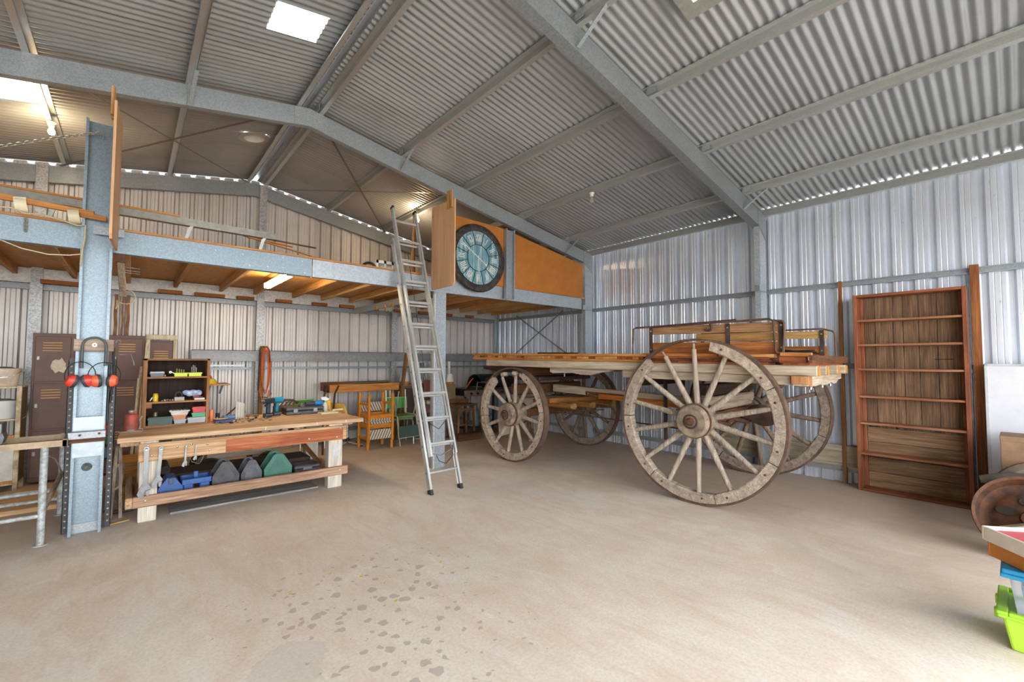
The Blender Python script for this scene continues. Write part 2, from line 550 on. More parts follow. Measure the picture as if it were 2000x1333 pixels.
# roof sheets with real corrugations, real openings for the rooflights and the vent
HOLES_L = [(.81, 1.22, 3.84, 4.23), (-1.25, -.78, 5.95, 6.56), (1.02, 1.29, 6.45, 6.72)]
HOLES_R = [(2.45, 3.06, .98, 1.49)]
def corr(yv): return .0105*math.cos(2*PI*yv/.0762)
def roof_piece(x0, x1, y0, y1, holes, dz=0.0, per=8):
    st = .0762/per
    ys = [y0+i*st for i in range(int(round((y1-y0)/st))+1)]
    xs = sorted({x0, x1} | {q for h in holes for q in h[:2] if x0 < q < x1})
    mb = MB(); nx = len(xs)
    vs = [(xx, yy, zr(xx, SHEET)+corr(yy)+dz) for yy in ys for xx in xs]
    fs = []
    for j in range(len(ys)-1):
        ym = (ys[j]+ys[j+1])/2
        for i in range(nx-1):
            xm = (xs[i]+xs[i+1])/2
            if any(h[0] < xm < h[1] and h[2] < ym < h[3] for h in holes): continue
            fs.append((j*nx+i, j*nx+i+1, (j+1)*nx+i+1, (j+1)*nx+i))
    mb.add(vs, fs)
    return mb
yy0 = YF-.1
k = 0
while yy0 < YB+.1:
    for s_, hl in ((1, HOLES_R), (-1, HOLES_L)):
        a, b_ = (RX+.035, 6.9) if s_ > 0 else (-3.95, RX-.035)
        roof_piece(a, b_, yy0, yy0+.0762*10.6, hl, .0016*(k % 2)).build('roof_sheet', ROOFM, ceiling, 80)
    yy0 += .762; k += 1
# ridge cap
MB().prism([(RX-.2, zr(RX-.2, SHEET+.03)), (RX, zr(RX, SHEET+.045)), (RX+.2, zr(RX+.2, SHEET+.03)), (RX, zr(RX, SHEET+.05))], YF-.1, YB+.1, 'xz').build('ridge_cap', ROOFM, ceiling)
# scalloped ridge closer hanging under the cap
for s_ in (-1, 1):
    mb = MB(); ys = [YF+i*.0127 for i in range(int((YB-YF)/.0127))]
    vs = []
    for q in ys:
        vs += [(RX+s_*.036, q, zr(RX+.03, SHEET+.03)), (RX+s_*.036, q, zr(RX+.03, SHEET)-.008+.02*abs(math.sin(PI*q/.0762)))]
    mb.add(vs, [(2*i, 2*i+2, 2*i+3, 2*i+1) for i in range(len(ys)-1)])
    mb.build('ridge_closer', PURL, ceiling)
# purlins
PX_R = [1.6, 2.66, 3.71, 4.83, 5.94]
PX_L = [1.395, .37, -.72, -1.82, -2.9]
PH = .075
sl = math.atan(SL)
for px in PX_R:
    sd, up = (math.cos(sl), 0, -math.sin(sl)), (math.sin(sl), 0, math.cos(sl))
    c = Vector((px, 0, zr(px)))+Vector(up)*(PH/2)
    p = MB().profile(zsec(PH, .045, .014), c+Vector((0, YF, 0)), c+Vector((0, YB-.02, 0)), sd, up).build('purlin', PURL, ceiling)
    for yv in (F1Y, F2Y):
        MB().obox((px-.03, yv-.05, zr(px)+.035), (.006, .09, .06)).build('purlin_cleat', GALV, p)
for px in PX_L:
    sd, up = (-math.cos(sl), 0, -math.sin(sl)), (-math.sin(sl), 0, math.cos(sl))
    c = Vector((px, 0, zr(px)))+Vector(up)*(PH/2)
    MB().profile(zsec(PH, .045, .014), c+Vector((0, YF, 0)), c+Vector((0, YB-.02, 0)), sd, up).build('purlin', PURL, ceiling)
# roof screws along the flanges of the two purlins nearest the eave
# eave beam
MB().profile(csec(.1, .05, .015), (6.69, YF, 3.572), (6.69, YB, 3.572), (-1, 0, 0), (0, 0, 1)).build('eave_beam', PURL, ceiling)
# rafters
for yv, fw, mt in ((F1Y, .1, GALV_D), (F2Y, .075, GALV), (F3Y, .05, GALV_D), (YF, .075, GALV_D), (-.8, .075, GALV_D)):
    D = .215
    for s_ in (-1, 1):
        xe = 6.7 if s_ > 0 else -3.8
        up = Vector((s_*math.sin(sl), 0, math.cos(sl)))
        a = Vector((RX, yv, RZ))-up*D/2; b_ = Vector((xe, yv, zr(xe)))-up*D/2
        prf = csec(D, fw, .02, .005)
        mb = MB().profile(prf, a, b_, (0, 1, 0), up)
        # mitre the ridge end
        mb.v = [((RX, p[1], p[2]) if (abs(p[0]-RX) < .06) else p) for p in mb.v]
        r = mb.build('rafter', mt, ceiling)
    MB().prism([(RX-.16, zr(RX-.16)-.21), (RX, RZ-.215), (RX+.16, zr(RX+.16)-.21), (RX+.16, zr(RX+.16)-.01), (RX, RZ-.005), (RX-.16, zr(RX-.16)-.01)], yv-.008, yv-.002, 'xz').build('apex_plate', mt, ceiling)
    MB().prism([(6.42, zr(6.42)-.225), (6.69, zr(6.69)-.36), (6.69, zr(6.69)-.01), (6.42, zr(6.42)-.01)], yv-.008, yv-.002, 'xz').build('knee_plate', mt, ceiling)
# fly braces between rafter foot and purlin
for px, yv in ((2.66, F1Y), (5.94, F1Y), (5.94, F2Y), (2.66, F2Y), (.37, F2Y), (-1.82, F2Y)):
    MB().beam((px, yv-.012, zr(px)-.2), (px+.02, yv-.30, zr(px)+.01), .035, .005).build('fly_brace', GALV, ceiling)
# stiffener on the middle rafter
MB().obox((.37, F2Y-.012, zr(.37)-.11), (.05, .02, .23)).build('web_stiffener', GALV, ceiling)
# flat steel bracing straps under the purlins
for a, b_ in (((-.75, 5.4), (1.35, 8.2)), ((1.38, 5.42), (-.78, 8.2)), ((1.62, 5.42), (3.75, 8.2)), ((3.8, 5.42), (1.75, 8.2))):
    MB().beam((*a, zr(a[0])-.004), (*b_, zr(b_[0])-.004), .03, .002).build('brace_strap', galv('#7d7a76', '#6c6965', .4, .45, 40, .02, .4), ceiling)

# wall framing on the side wall
for yv in (F1Y, F2Y):
    MB().profile(csec(.21, .075, .018, .005), (6.575, yv, 0), (6.575, yv, 3.5), (0, 1, 0), (1, 0, 0)).build('wall_post', galv('#b6bcc2', '#959da3', .35, .4, 110, .0, .12), wall_right)
    mb = MB().obox((6.5, yv-.01, 2.50), (.22, .012, .09))
    mb.build('girt_cleat', GALV, wall_right)
MB().profile(csec(.1, .05, .012), (6.64, YB-.1, 0), (6.64, YB-.1, 3.45), (0, -1, 0), (1, 0, 0)).build('corner_post', GALV, wall_right)
for zg in (2.465, 1.44, .17):
    MB().profile(csec(.065, .04, .01), (XW-.004, YF, zg), (XW-.004, YB-.05, zg), (-1, 0, 0), (0, 0, 1)).build('girt', PURL if zg < 1 else GALV, wall_right)
for p0, p1 in (((XW-.05, 7.55, 2.52), (XW-.05, 5.45, 1.32)), ((XW-.06, 6.1, 2.52), (XW-.06, 8.15, 1.3))):
    MB().beam(p0, p1, .03, .003, 0, (1, 0, 0)).build('brace_strap', GALV_D, wall_right)
# wall framing on the back wall
for xv in (1.6, -.94, 3.99):
    MB().profile(csec(.11, .06, .014), (xv, 8.2, 0), (xv, 8.2, zr(xv)-.0), (0, 1, 0), (1, 0, 0)).build('wall_post', galv('#adb0b1', '#8b8f92', .35, .42, 60, .0, .3), wall_back)
MB().profile(csec(.07, .05, .012), (XL, 8.3, 2.425), (6.68, 8.3, 2.425), (0, -1, 0), (0, 0, 1)).build('girt', GALV_D, wall_back)
MB().profile(csec(.04, .05, .01), (XL, 8.33, 1.352), (6.68, 8.33, 1.352), (0, -1, 0), (0, 0, 1)).build('girt', GALV_D, wall_back)
MB().profile(csec(.07, .05, .012), (XL, 8.33, .2), (6.68, 8.33, .2), (0, -1, 0), (0, 0, 1)).build('girt', GALV_D, wall_back)
MB().profile(csec(.165, .06, .016), (.69, 8.19, 1.553), (4.22, 8.19, 1.553), (0, -1, 0), (0, 0, 1)).xf(T4(0, 0, 0)).build('rail_beam', galv('#84878a', '#767a7d', .4, .45, 40, 0, .5), wall_back)
MB().profile(csec(.165, .06, .016), (4.3, 8.19, 1.553), (6.6, 8.19, 1.553), (0, -1, 0), (0, 0, 1)).build('rail_beam', galv('#84878a', '#767a7d', .4, .45, 40, 0, .5), wall_back)
MB().box(.69, 4.22, 8.12, 8.2, 1.637, 1.645).build('timber_cap', W_BROWN('x'), wall_back)

# ---- rooflights (translucent sheet over the holes), vent, framed rooflight
def skymat():
    m = bpy.data.materials.new('translucent_fibreglass'); m.use_nodes = True
    nt = m.node_tree; nt.nodes.clear()
    o = nt.nodes.new('ShaderNodeOutputMaterial'); t = nt.nodes.new('ShaderNodeBsdfTranslucent')
    d = nt.nodes.new('ShaderNodeBsdfTransparent'); mx = nt.nodes.new('ShaderNodeMixShader')
    n = nt.nodes.new('ShaderNodeTexNoise'); n.inputs['Scale'].default_value = 3
    r = nt.nodes.new('ShaderNodeValToRGB'); r.color_ramp.elements[0].color = (.80, .90, .86, 1); r.color_ramp.elements[1].color = (.96, .98, .97, 1)
    nt.links.new(n.outputs['Fac'], r.inputs['Fac']); nt.links.new(r.outputs['Color'], t.inputs['Color'])
    mx.inputs['Fac'].default_value = .45
    nt.links.new(t.outputs[0], mx.inputs[1]); nt.links.new(d.outputs[0], mx.inputs[2]); nt.links.new(mx.outputs[0], o.inputs['Surface'])
    return m
SKY = skymat()
for i, h in enumerate((HOLES_L[0], HOLES_L[1], HOLES_R[0])):
    p = roof_piece(h[0]-.04, h[1]+.04, h[2]-.04, h[3]+.04, [], .012).build('window_%d' % (i+1), SKY, None, 80)
    p['kind'] = 'structure'
# metal kerb round the rooflight on the right slope
win3 = bpy.data.objects['window_3']
h = HOLES_R[0]
kb = struct('trim_1')
for (x0, x1, y0, y1) in ((h[0]-.06, h[1]+.12, h[3], h[3]+.1), (h[0]-.06, h[1]+.12, h[2]-.1, h[2]), (h[1], h[1]+.12, h[2], h[3]), (h[0]-.06, h[0], h[2], h[3])):
    mb = MB()
    vs = [(xx, yy, zr(xx, SHEET)-.012-dz) for dz in (0, .10) for xx, yy in ((x0, y0), (x1, y0), (x1, y1), (x0, y1))]
    mb.add(vs, [(0, 1, 2, 3), (4, 5, 6, 7), (0, 1, 5, 4), (1, 2, 6, 5), (2, 3, 7, 6), (3, 0, 4, 7)])
    mb.build('kerb_flange', galv('#a6aca6', '#98a09a', .4, .4, 40, 0, .1), kb)
# whirling roof vent seen from below
vent = thing('roof_vent', 'round white roof vent throat in the dark left roof slope', 'vent', (1.155, 6.585, zr(1.155, SHEET)-.03))
vent.rotation_euler = (0, -sl, 0)
mb = MB().lathe([(.125, 0), (.125, .22), (.121, .22), (.121, 0)], 28); mb.build('throat', WHITEP, vent, 40)
MB().lathe([(.125, -.004), (.19, .004), (.19, .012), (.125, .006)], 28, None, 0, 2*PI, False).build('flashing', plain('#b7b2aa', .5, .2, .1, 6), vent, 40)
for i in range(14):
    a = 2*PI*i/14
    MB().obox((.085*math.cos(a), .085*math.sin(a), .17), (.075, .004, .1), (0.5, 0, a), 0).build('vane', WHITEP, vent)
MB().lathe([(.0001, .26), (.14, .23), (.14, .225)], 20).build('vent_cap', plain('#c8b9a8', .5, .1, .1, 6), vent, 40)
# ================================================================ MEZZANINE
mez = thing('mezzanine_floor', 'timber-decked storage mezzanine carried on a galvanised steel beam along the back', 'mezzanine', (0, 5.34, 2.465))
MY, MZ = 5.34, 2.465
def loc(mb, root): return mb.xf(T4(*(-Vector(root.location))))
for a, b_, mt in ((-2.2, 1.56, GALV_P), (1.57, 6.39, galv('#a9b3bb', '#9ba6ae', .35, .4, 40, 0, .2))):
    loc(MB().profile(csec(.205, .07, .018, .005), (a, MY+.02, MZ+.1025), (b_, MY+.02, MZ+.1025), (0, 1, 0), (0, 0, 1)), mez).build('edge_beam', mt, mez)
loc(MB().box(-2.2, 1.56, MY+.012, MY+.019, MZ+.0, MZ+.205), mez).build('splice_plate', GALV_P, mez)
for i, (bx, bz) in enumerate([(.62, .15), (.86, .15), (.93, .04), (1.1, .05), (1.25, .17), (1.25, .06), (1.45, .16), (1.48, .03), (-.9, .1)]):
    loc(MB().cyl((bx, MY+.013, MZ+bz), (bx, MY+.004, MZ+bz), .008, n=8), mez).build('bolt', BOLT, mez)
CHIP = plain('#d09a4c', .6, 0, .08, 14, '#b98038')
CHIPE = wood('#8a5a2c', '#b98048', '#cf9a60', 'x', .6, .08, .2)
x = -2.2
for x1 in (-.4, 1.4, 3.2, 5.0, 6.6):
    loc(MB().box(x+.002, x1-.002, 5.36, 8.3, 2.671, 2.69), mez).build('deck_sheet', CHIP, mez); x = x1
loc(MB().box(-2.2, 4.42, 5.345, 5.362, 2.672, 2.694, .002), mez).build('edge_strip', CHIPE, mez)
JX = [-1.15, -.62, -.08, .447, 1.016, 1.485, 2.07, 2.55, 3.06, 3.55, 4.05, 4.55, 5.05, 5.55, 6.05, 6.45]
for i, jx in enumerate(JX):
    loc(MB().box(jx, jx+.045, 5.43, 8.2, 2.565, 2.67, .004), mez).build('joist', wood('#a87c4a', '#c9a06c', '#d9b688', 'y') if i % 3 else wood('#8a5f30', '#bd8b50', '#d0a068', 'y'), mez)
loc(MB().profile(csec(.19, .05, .015), (-2.2, 8.22, 2.565), (6.6, 8.22, 2.565), (0, 1, 0), (0, 0, 1)), mez).build('ledger', galv('#c3c3c1', '#aeb0b0', .3, .45, 40, 0, .2), mez)
for a, b_ in ((-.9, -.45), (.267, .552), (.702, 1.088), (1.253, 1.49), (1.814, 2.06), (2.394, 2.648), (2.876, 3.142), (3.4, 3.62), (3.95, 4.2), (4.5, 4.75), (5.1, 5.32), (5.7, 5.9)):
    loc(MB().box(a, b_, 8.12, 8.2, 2.462, 2.515, .003), mez).build('packing_block', wood('#6a3a18', '#995c26', '#ad7138', 'x'), mez)

# free-standing posts
lp = thing('steel_post', 'tall galvanised channel post beside the workbench, earmuffs hanging on it', 'post', (-.255, 5.31, 0))
loc(MB().profile(csec(.205, .075, .02, .005), (-.2545, 5.345, 0), (-.2545, 5.345, 3.615), (0, -1, 0), (1, 0, 0)), lp).build('channel', GALV_P, lp)
loc(MB().box(-.34, -.17, 5.325, 5.339, .01, .085), lp).build('base_plate', GALV, lp)
for i in range(4):
    loc(MB().cyl((-.315+i*.042, 5.326, .058), (-.315+i*.042, 5.315, .058), .009, n=8), lp).build('bolt', BOLT, lp)
loc(MB().box(-.35, -.16, 5.262, 5.268, .66, .82), lp).build('sleeve', galv('#a9b4bc', '#9da8b0', .3, .35, 25, 0, .1), lp)
loc(MB().box(-.35, -.16, 5.262, 5.268, .86, 1.0), lp).build('sleeve', galv('#a9b4bc', '#9da8b0', .3, .35, 25, 0, .1), lp)
loc(MB().lathe([(.0001, 0), (.035, .0005), (.036, -.002)], 16, T4(-.26, 5.338, .56) @ rot4('X', PI/2)), lp).build('burn_mark', plain('#3a3b38', .9, 0, .3, 40, '#6b6e6c'), lp)
loc(MB().obox((-.18, 5.262, 2.63), (.2, .006, .07)), lp).build('bracket', GALV, lp)
rp = thing('steel_post', 'grey steel post under the mezzanine, behind the ladder', 'post', (3.275, 5.34, 0))
loc(MB().profile(csec(.2, .075, .02, .005), (3.285, 5.34, 0), (3.285, 5.34, 2.465), (0, 1, 0), (1, 0, 0)), rp).build('channel', galv('#a2aab0', '#8e989f', .35, .42, 60, 0, .2), rp)
loc(MB().box(3.172, 3.19, 5.30, 5.345, 0, 2.42), rp).build('edge_strip', galv('#c3c8cb', '#b2b8bb', .3, .4, 60, 0, .1), rp)

# swung-open plywood gates at the edge of the deck
PLY = wood('#bb8f68', '#cda57e', '#d6b089', 'z', .6, .0, .1, .35)
def gate(name, label, x, y0, y1, ang):
    g = thing(name, label, 'gate', (x, y1, 2.47), ang)
    L = y1-y0
    MB().prism([(-L+.03, 0), (-.02, -.005), (0, .03), (0, 1.13), (-.02, 1.15), (-L+.0, 1.13), (-L, .04)], -.009, .009, 'yz').build('panel', PLY, g)
    for yy in (-L+.03, -L+.11):
        MB().box(-.012, -.034, yy, yy+.045, 1.02, 1.02+.24, .003).build('batten', W_PINE('z'), g)
    for zz in (.15, .6, 1.02):
        MB().cyl((-.009, -.03, zz), (-.013, -.03, zz), .009, n=8).build('bolt', BOLT, g)
    return g
gate('plywood_gate', 'tan plywood gate panel swung out beside the big clock', 3.12, 4.725, 5.295, 0)
g2 = gate('plywood_gate', 'plywood gate panel seen edge-on at the top of the left steel post', -.128, 4.73, 5.26, -.05)

# hardboard infill panel behind the clock
MB().prism([(3.14, 2.672), (6.37, 2.672), (6.37, 3.30), (4.5, 3.588), (4.4, 3.6), (3.14, 3.62)], 5.318, 5.328, 'xz').build('panel', plain('#b0702c', .55, 0, .05, 5, '#a36524'), None)
hp = bpy.data.objects['panel'] if bpy.data.objects.get('panel') and not bpy.data.objects['panel'].parent else [o for o in bpy.data.objects if o.name.startswith('panel') and o.parent is None][0]
hp.name = 'hardboard_panel'; tag(hp, 'brown hardboard panel closing the mezzanine edge right of the clock', 'panel')
up = thing('steel_channel', 'short upright galvanised channel on the mezzanine edge right of the clock', 'channel', (4.52, 5.3, 2.475))
MB().profile(csec(.18, .06, .02, .004), (0, .0, 0), (0, .0, 1.115), (0, -1, 0), (1, 0, 0)).build('channel', GALV, up)
for zz in (.12, .5):
    MB().cyl((.02, 0, zz), (.02, -.015, zz), .01, n=8).build('bolt', BOLT, up)

# ---------------------------------------------------------------- clock
ck = thing('wall_clock', 'large round wall clock with blue-green face and Roman numerals', 'clock', (3.9, 5.285, 3.035))
CM = rot4('X', PI/2)       # local z -> -y (towards the viewer)
def clockface():
    m, nt, b = _new('painted_clock_face')
    f = _noise(nt, _map(nt, (22, 1, 1.6), rnd=False), 1.4, 5, .65)
    col = _ramp(nt, f, [(.3, hexc('#2b5768')), (.5, hexc('#628e9a')), (.68, hexc('#abc1c5'))])
    nt.links.new(col, b.inputs['Base Color']); b.inputs['Roughness'].default_value = .5
    return m
MB().lathe([(.0001, .012), (.42, .012), (.42, 0), (.0001, 0)], 48, CM).build('face', clockface(), ck)
RIM = plain('#2a2523', .5, .3, .25, 14, '#4b4340', .3)
MB().lathe([(.405, 0), (.405, .028), (.43, .036), (.50, .03), (.515, .0)], 56, CM).build('rim', RIM, ck, 40)
MB().lathe([(.198, .013), (.198, .019), (.207, .019), (.207, .013)], 40, CM).build('inner_ring', BLACK, ck)
for i in range(12):
    a = PI/12+i*PI/6
    MB().beam((.205*math.sin(a), -.015, .205*math.cos(a)), (.407*math.sin(a), -.015, .407*math.cos(a)), .009, .006, 0, (0, 1, 0)).build('spoke_bar', BLACK, ck)
NUM = ['XII', 'I', 'II', 'III', 'IIII', 'V', 'VI', 'VII', 'VIII', 'IX', 'X', 'XI']
CREAM = plain('#d9d8cc', .6, 0, .1, 30)
for i, t in enumerate(NUM):
    a = i*PI/6
    wds = {'I': .026, 'V': .05, 'X': .05}
    tot = sum(wds[c] for c in t); cx = -tot/2
    mb = MB()
    M = rot4('Y', a) @ T4(0, -.016, .305)
    for c in t:
        wd = wds[c]; mid = cx+wd/2
        if c == 'I': st = [((mid, -.055), (mid, .055))]
        elif c == 'V': st = [((mid-.018, .055), (mid, -.055)), ((mid+.018, .055), (mid, -.055))]
        else: st = [((mid-.018, .055), (mid+.018, -.055)), ((mid+.018, .055), (mid-.018, -.055))]
        for p, q in st:
            mb.beam((p[0], 0, p[1]), (q[0], 0, q[1]), .013, .004, 0, (0, 1, 0))
        cx += wd
    mb.xf(M).build('numeral', CREAM, ck)
for i in range(60):
    if i % 5 == 0: continue
    a = i*PI/30
    MB().obox((.385*math.sin(a), -.014, .385*math.cos(a)), (.007, .004, .007), (0, a, 0)).build('minute_dot', CREAM, ck)
a10 = math.radians(-57)
mb = MB().beam((-.17*math.sin(a10), -.026, -.17*math.cos(a10)), (.36*math.sin(a10), -.026, .36*math.cos(a10)), .012, .004, 0, (0, 1, 0))
mb.obox((.21*math.sin(a10), -.026, .21*math.cos(a10)), (.03, .004, .03), (0, a10+PI/4, 0))
mb.lathe([(.0001, .004), (.02, .004), (.02, 0), (.0001, 0)], 14, T4(-.165*math.sin(a10), -.024, -.165*math.cos(a10)) @ CM)
mb.build('minute_hand', WHITEP, ck)
mb = MB().beam((0, -.022, .04), (0.01, -.022, -.30), .01, .004, 0, (0, 1, 0)); mb.obox((.008, -.022, -.26), (.026, .004, .026), (0, PI/4, 0))
mb.build('hour_hand', WHITEP, ck)
for i in range(16):
    a = i*PI/8+.1
    MB().ball((.475*math.sin(a), -.034, .475*math.cos(a)), .006, 8, 5).build('rivet', plain('#6b6a60', .4, .4), ck)

# ---------------------------------------------------------------- ladder
ld = thing('extension_ladder', 'aluminium extension ladder leaning on the mezzanine edge', 'ladder', (2.77, 4.335, 0))
dirv = Vector((0, .341, 1)).normalized(); nrm = Vector((0, -1, .341)).normalized()
def LP(x, s, d=0): return Vector((x-2.77, 0, 0))+dirv*s+nrm*d
def rail(x, s0, s1, d, wd, side):
    mb = MB()
    dp = .064
    pr = [(0, -dp/2), (wd, -dp/2), (wd, -dp/2+.008), (.012, -dp/2+.012), (.012, -.008), (.018, -.008), (.018, .008), (.012, .008), (.012, dp/2-.012), (wd, dp/2-.008), (wd, dp/2), (0, dp/2)]
    mb.profile(pr, LP(x, s0, d), LP(x, s1, d), (side, 0, 0), nrm)
    return mb
S1 = 1/math.cos(math.atan(.341))
for x, sd in ((2.558, 1), (2.982, -1)):
    r = rail(x, 0.03, 3.28, 0, .026, sd).build('stile', ALU, ld)
    for i in range(11):
        if sd > 0:
            p = LP(x-.002, (.218+.283*i)*S1)
            MB().cyl(p, p+Vector((-.003, 0, 0)), .013, n=10).build('rung_end', plain('#8c8d8c', .4, .5), r)
    mb = MB().beam(LP(x+sd*.013, -.012), LP(x+sd*.013, .05), .04, .075, .006, nrm); mb.build('foot', BLACK, ld)
for x, sd in ((2.592, 1), (2.948, -1)):
    r = rail(x, .40, 3.72, .068, .024, sd).build('stile', ALU, ld)
    mb = MB().beam(LP(x+sd*.012, 3.715, .068), LP(x+sd*.012, 3.75, .068), .03, .07, .004, nrm); mb.build('end_cap', BLACK, ld)
for i in range(11):
    s_ = (.218+.283*i)*S1
    MB().cyl(LP(2.565, s_), LP(2.975, s_), .015, n=10).build('rung', ALU, ld, 40)
for i in range(1, 12):
    s_ = (.218+.283*i)*S1+.012
    MB().beam(LP(2.60, s_, .068), LP(2.94, s_, .068), .034, .026, .006, nrm).build('rung', ALU, ld)
mb = MB().tube([LP(2.62, .44, .03), LP(2.75, .40, .05), LP(2.93, .46, .04)], .006, 6); mb.build('spring_bar', CHROME, ld)
CORD = plain('#2c2f2e', .8)
mb = MB().tube([LP(2.93, .5, .05), LP(2.9, .38, .06), LP(2.8, .3, .05), LP(2.72, .34, .04), LP(2.70, .42, .03)], .005, 6); mb.build('cord', CORD, ld)
mb = MB().tube([LP(2.78, 3.1, -.02), LP(2.79, 2.2, -.05), LP(2.76, 1.2, -.05), LP(2.70, .95, -.06), LP(2.72, .8, -.05), LP(2.84, .72, -.05), LP(2.94, .82, -.01)], .004, 6); mb.build('cord', CORD, ld)
for x in (2.575, 2.965):
    MB().obox(LP(x, 3.2, .03), (.035, .03, .09), (-.33, 0, 0), .004).build('guide_bracket', plain('#b9bab8', .4, .6), ld)
for x in (2.605, 2.935):
    MB().beam(LP(x, .46, .02), LP(x, .60, .03), .02, .05, .005, nrm).build('rung_hook', plain('#b0b2b0', .4, .6), ld)
MB().obox(LP(2.5555, 1.63, .0), (.002, .05, .10), (-.33, 0, 0)).build('sticker', plain('#d9cfc6', .6, 0, .25, 40, '#b08d80'), ld)

# ---------------------------------------------------------------- things stored on the mezzanine
def sbox(name, label, cat, mb, mat, smooth=None, group=None):
    return tag(mb.build(name, mat, None, smooth), label, cat, group)
gut = thing('steel_gutter', 'long grey steel channel lying along the mezzanine edge with timber on top', 'channel', (0, 5.8, 2.69))
MB().profile(csec(.075, .07, .012, .004), (-1.4, 0, .285), (1.29, 0, .285), (0, 1, 0), (0, 0, 1)).build('channel', galv('#96968e', '#87877f', .3, .5, 30, 0, .5), gut)
MB().box(-1.4, .35, .0, .04, .325, .345, .002).build('timber_strip', W_ORANGE('x'), gut)
for bx in (-.6, .42, 1.12):
    MB().prism([(bx-.05, 0), (bx-.02, 0), (bx+.03, .2), (bx+.05, .245), (bx+.02, .245), (bx, .22)], .0, .03, 'xz').build('bracket_leg', plain('#c6c7c2', .45, .4), gut)
for i, (x0, x1, y, z0, z1) in enumerate([(.9, 1.75, 5.86, 2.955, 2.93), (.95, 1.9, 5.90, 2.95, 2.80), (1.0, 1.5, 5.95, 2.95, 2.92)]):
    sbox('timber_strip', ['thin timber strip poking straight out past the steel channel end', 'longest thin timber strip sagging down past the steel channel end', 'shortest thin timber strip beside the steel channel end'][i], 'timber',
         MB().beam((x0, y, z0), (x1, y, z1), .03, .014, .001), W_BROWN('x') if i == 0 else W_ORANGE('x'))
sbox('rough_plank', 'rough weathered plank lying on the mezzanine deck behind its edge', 'plank', MB().beam((1.62, 5.62, 2.735), (2.35, 5.66, 2.715), .05, .05, .004), W_GREY('x'))
cr = thing('plastic_crate', 'white plastic crate with arched cut-outs on the mezzanine deck', 'crate', (2.62, 5.75, 2.69))
for a, b_ in (((-.16, -.1, 0, .15), 0), ((-.16, .1, 0, .15), 0)):
    pass
for yy in (-.12, .12):
    mb = MB()
    for k in range(3):
        xx = -.16+k*.11
        mb.box(xx, xx+.03, yy-.006, yy+.006, 0, .16)
    mb.box(-.16, .17, yy-.006, yy+.006, .12, .16); mb.box(-.16, .17, yy-.006, yy+.006, 0, .03)
    for k in range(2):
        mb.tube(arc((-.075+k*.11, yy, .03), .045, 0, PI, 8), .008, 6)
    mb.build('side', WHITEP, cr)
for xx in (-.16, .17):
    MB().box(xx-.006, xx+.006, -.12, .12, 0, .16).build('end_panel', WHITEP, cr)
MB().box(-.16, .17, -.12, .12, 0, .012).build('bottom', WHITEP, cr)
sbox('wheel_arch', 'black curved guard lying beside the white crate on the deck', 'guard', MB().tube(arc((2.36, 5.62, 2.69), .1, .1, PI-.1, 12), .018, 8), BLACK, 40)
sbox('blue_board', 'thin blue board lying at the mezzanine edge behind the ladder', 'board', MB().box(2.55, 3.05, 5.42, 5.6, 2.692, 2.705), plain('#2f6fb3', .5))
for i in range(5):
    sbox('timber_offcut', ['palest upright timber offcut leaning behind the plywood gate', 'second upright timber offcut leaning behind the plywood gate', 'third upright timber offcut leaning behind the plywood gate', 'fourth upright timber offcut leaning behind the plywood gate', 'darkest upright timber offcut leaning behind the plywood gate'][i], 'timber',
         MB().beam((2.93+i*.035, 5.55+i*.04, 2.695), (3.0+i*.03, 5.62+i*.05, 3.25+.14*(i % 3)+.05*i), .03, .02, .002), W_PINE('z') if i < 3 else W_BROWN('z'), None, 'offcuts behind the gate')
sbox('flat_pack', 'pale flat boards stacked on the mezzanine behind the clock panel', 'boards', MB().box(3.9, 5.2, 5.9, 6.5, 3.42, 3.45).box(3.9, 3.95, 5.95, 6.0, 2.69, 3.42).box(5.1, 5.15, 5.95, 6.0, 2.69, 3.42).box(3.9, 3.95, 6.4, 6.45, 2.69, 3.42).box(5.1, 5.15, 6.4, 6.45, 2.69, 3.42), W_PALE('x'))

# rail with pipe rings at far left
rl = thing('handrail', 'pine handrail on the mezzanine edge with two cream pipe rings', 'rail', (-.5, 5.27, 2.694))
MB().beam((-1.6, 0, .15), (.22, 0, .075), .035, .045, .004).build('rail', W_ORANGE('x'), rl)
MB().beam((.13, -.005, .05), (.30, -.005, .045), .03, .04, .003).build('rail_end', W_ORANGE('x'), rl)
for xx in (-.21, .095):
    mb = MB().lathe([(.055, -.035), (.062, -.035), (.062, .035), (.055, .035), (.055, -.035)], 24, T4(xx, 0, .045+(-.02 if xx > 0 else 0.01)) @ rot4('Y', PI/2-.15))
    mb.build('pipe_ring', plain('#d8cfae', .45, 0, .08), rl, 40)
sbox('rope', 'cream rope looped along the mezzanine edge under the pipe rings', 'rope', MB().tube([(-1.4, 5.245, 2.71), (-1.0, 5.235, 2.69), (-.75, 5.235, 2.705), (-.68, 5.23, 2.675), (-.6, 5.235, 2.69), (-.45, 5.235, 2.66), (-.38, 5.23, 2.64), (-.33, 5.23, 2.65), (-.33, 5.235, 2.55), (-.345, 5.235, 2.42), (-.35, 5.235, 2.3)], .007, 6), plain('#cbbd98', .9), 60)
sbox('cable', 'cream cable drooping under the mezzanine beam by the left post', 'cable', MB().tube([(-1.3, 5.3, 2.46), (-.83, 5.3, 2.455), (-.7, 5.3, 2.40), (-.55, 5.3, 2.375), (-.42, 5.28, 2.385), (-.35, 5.25, 2.40)], .005, 6), plain('#d6cfbb', .7), 60)
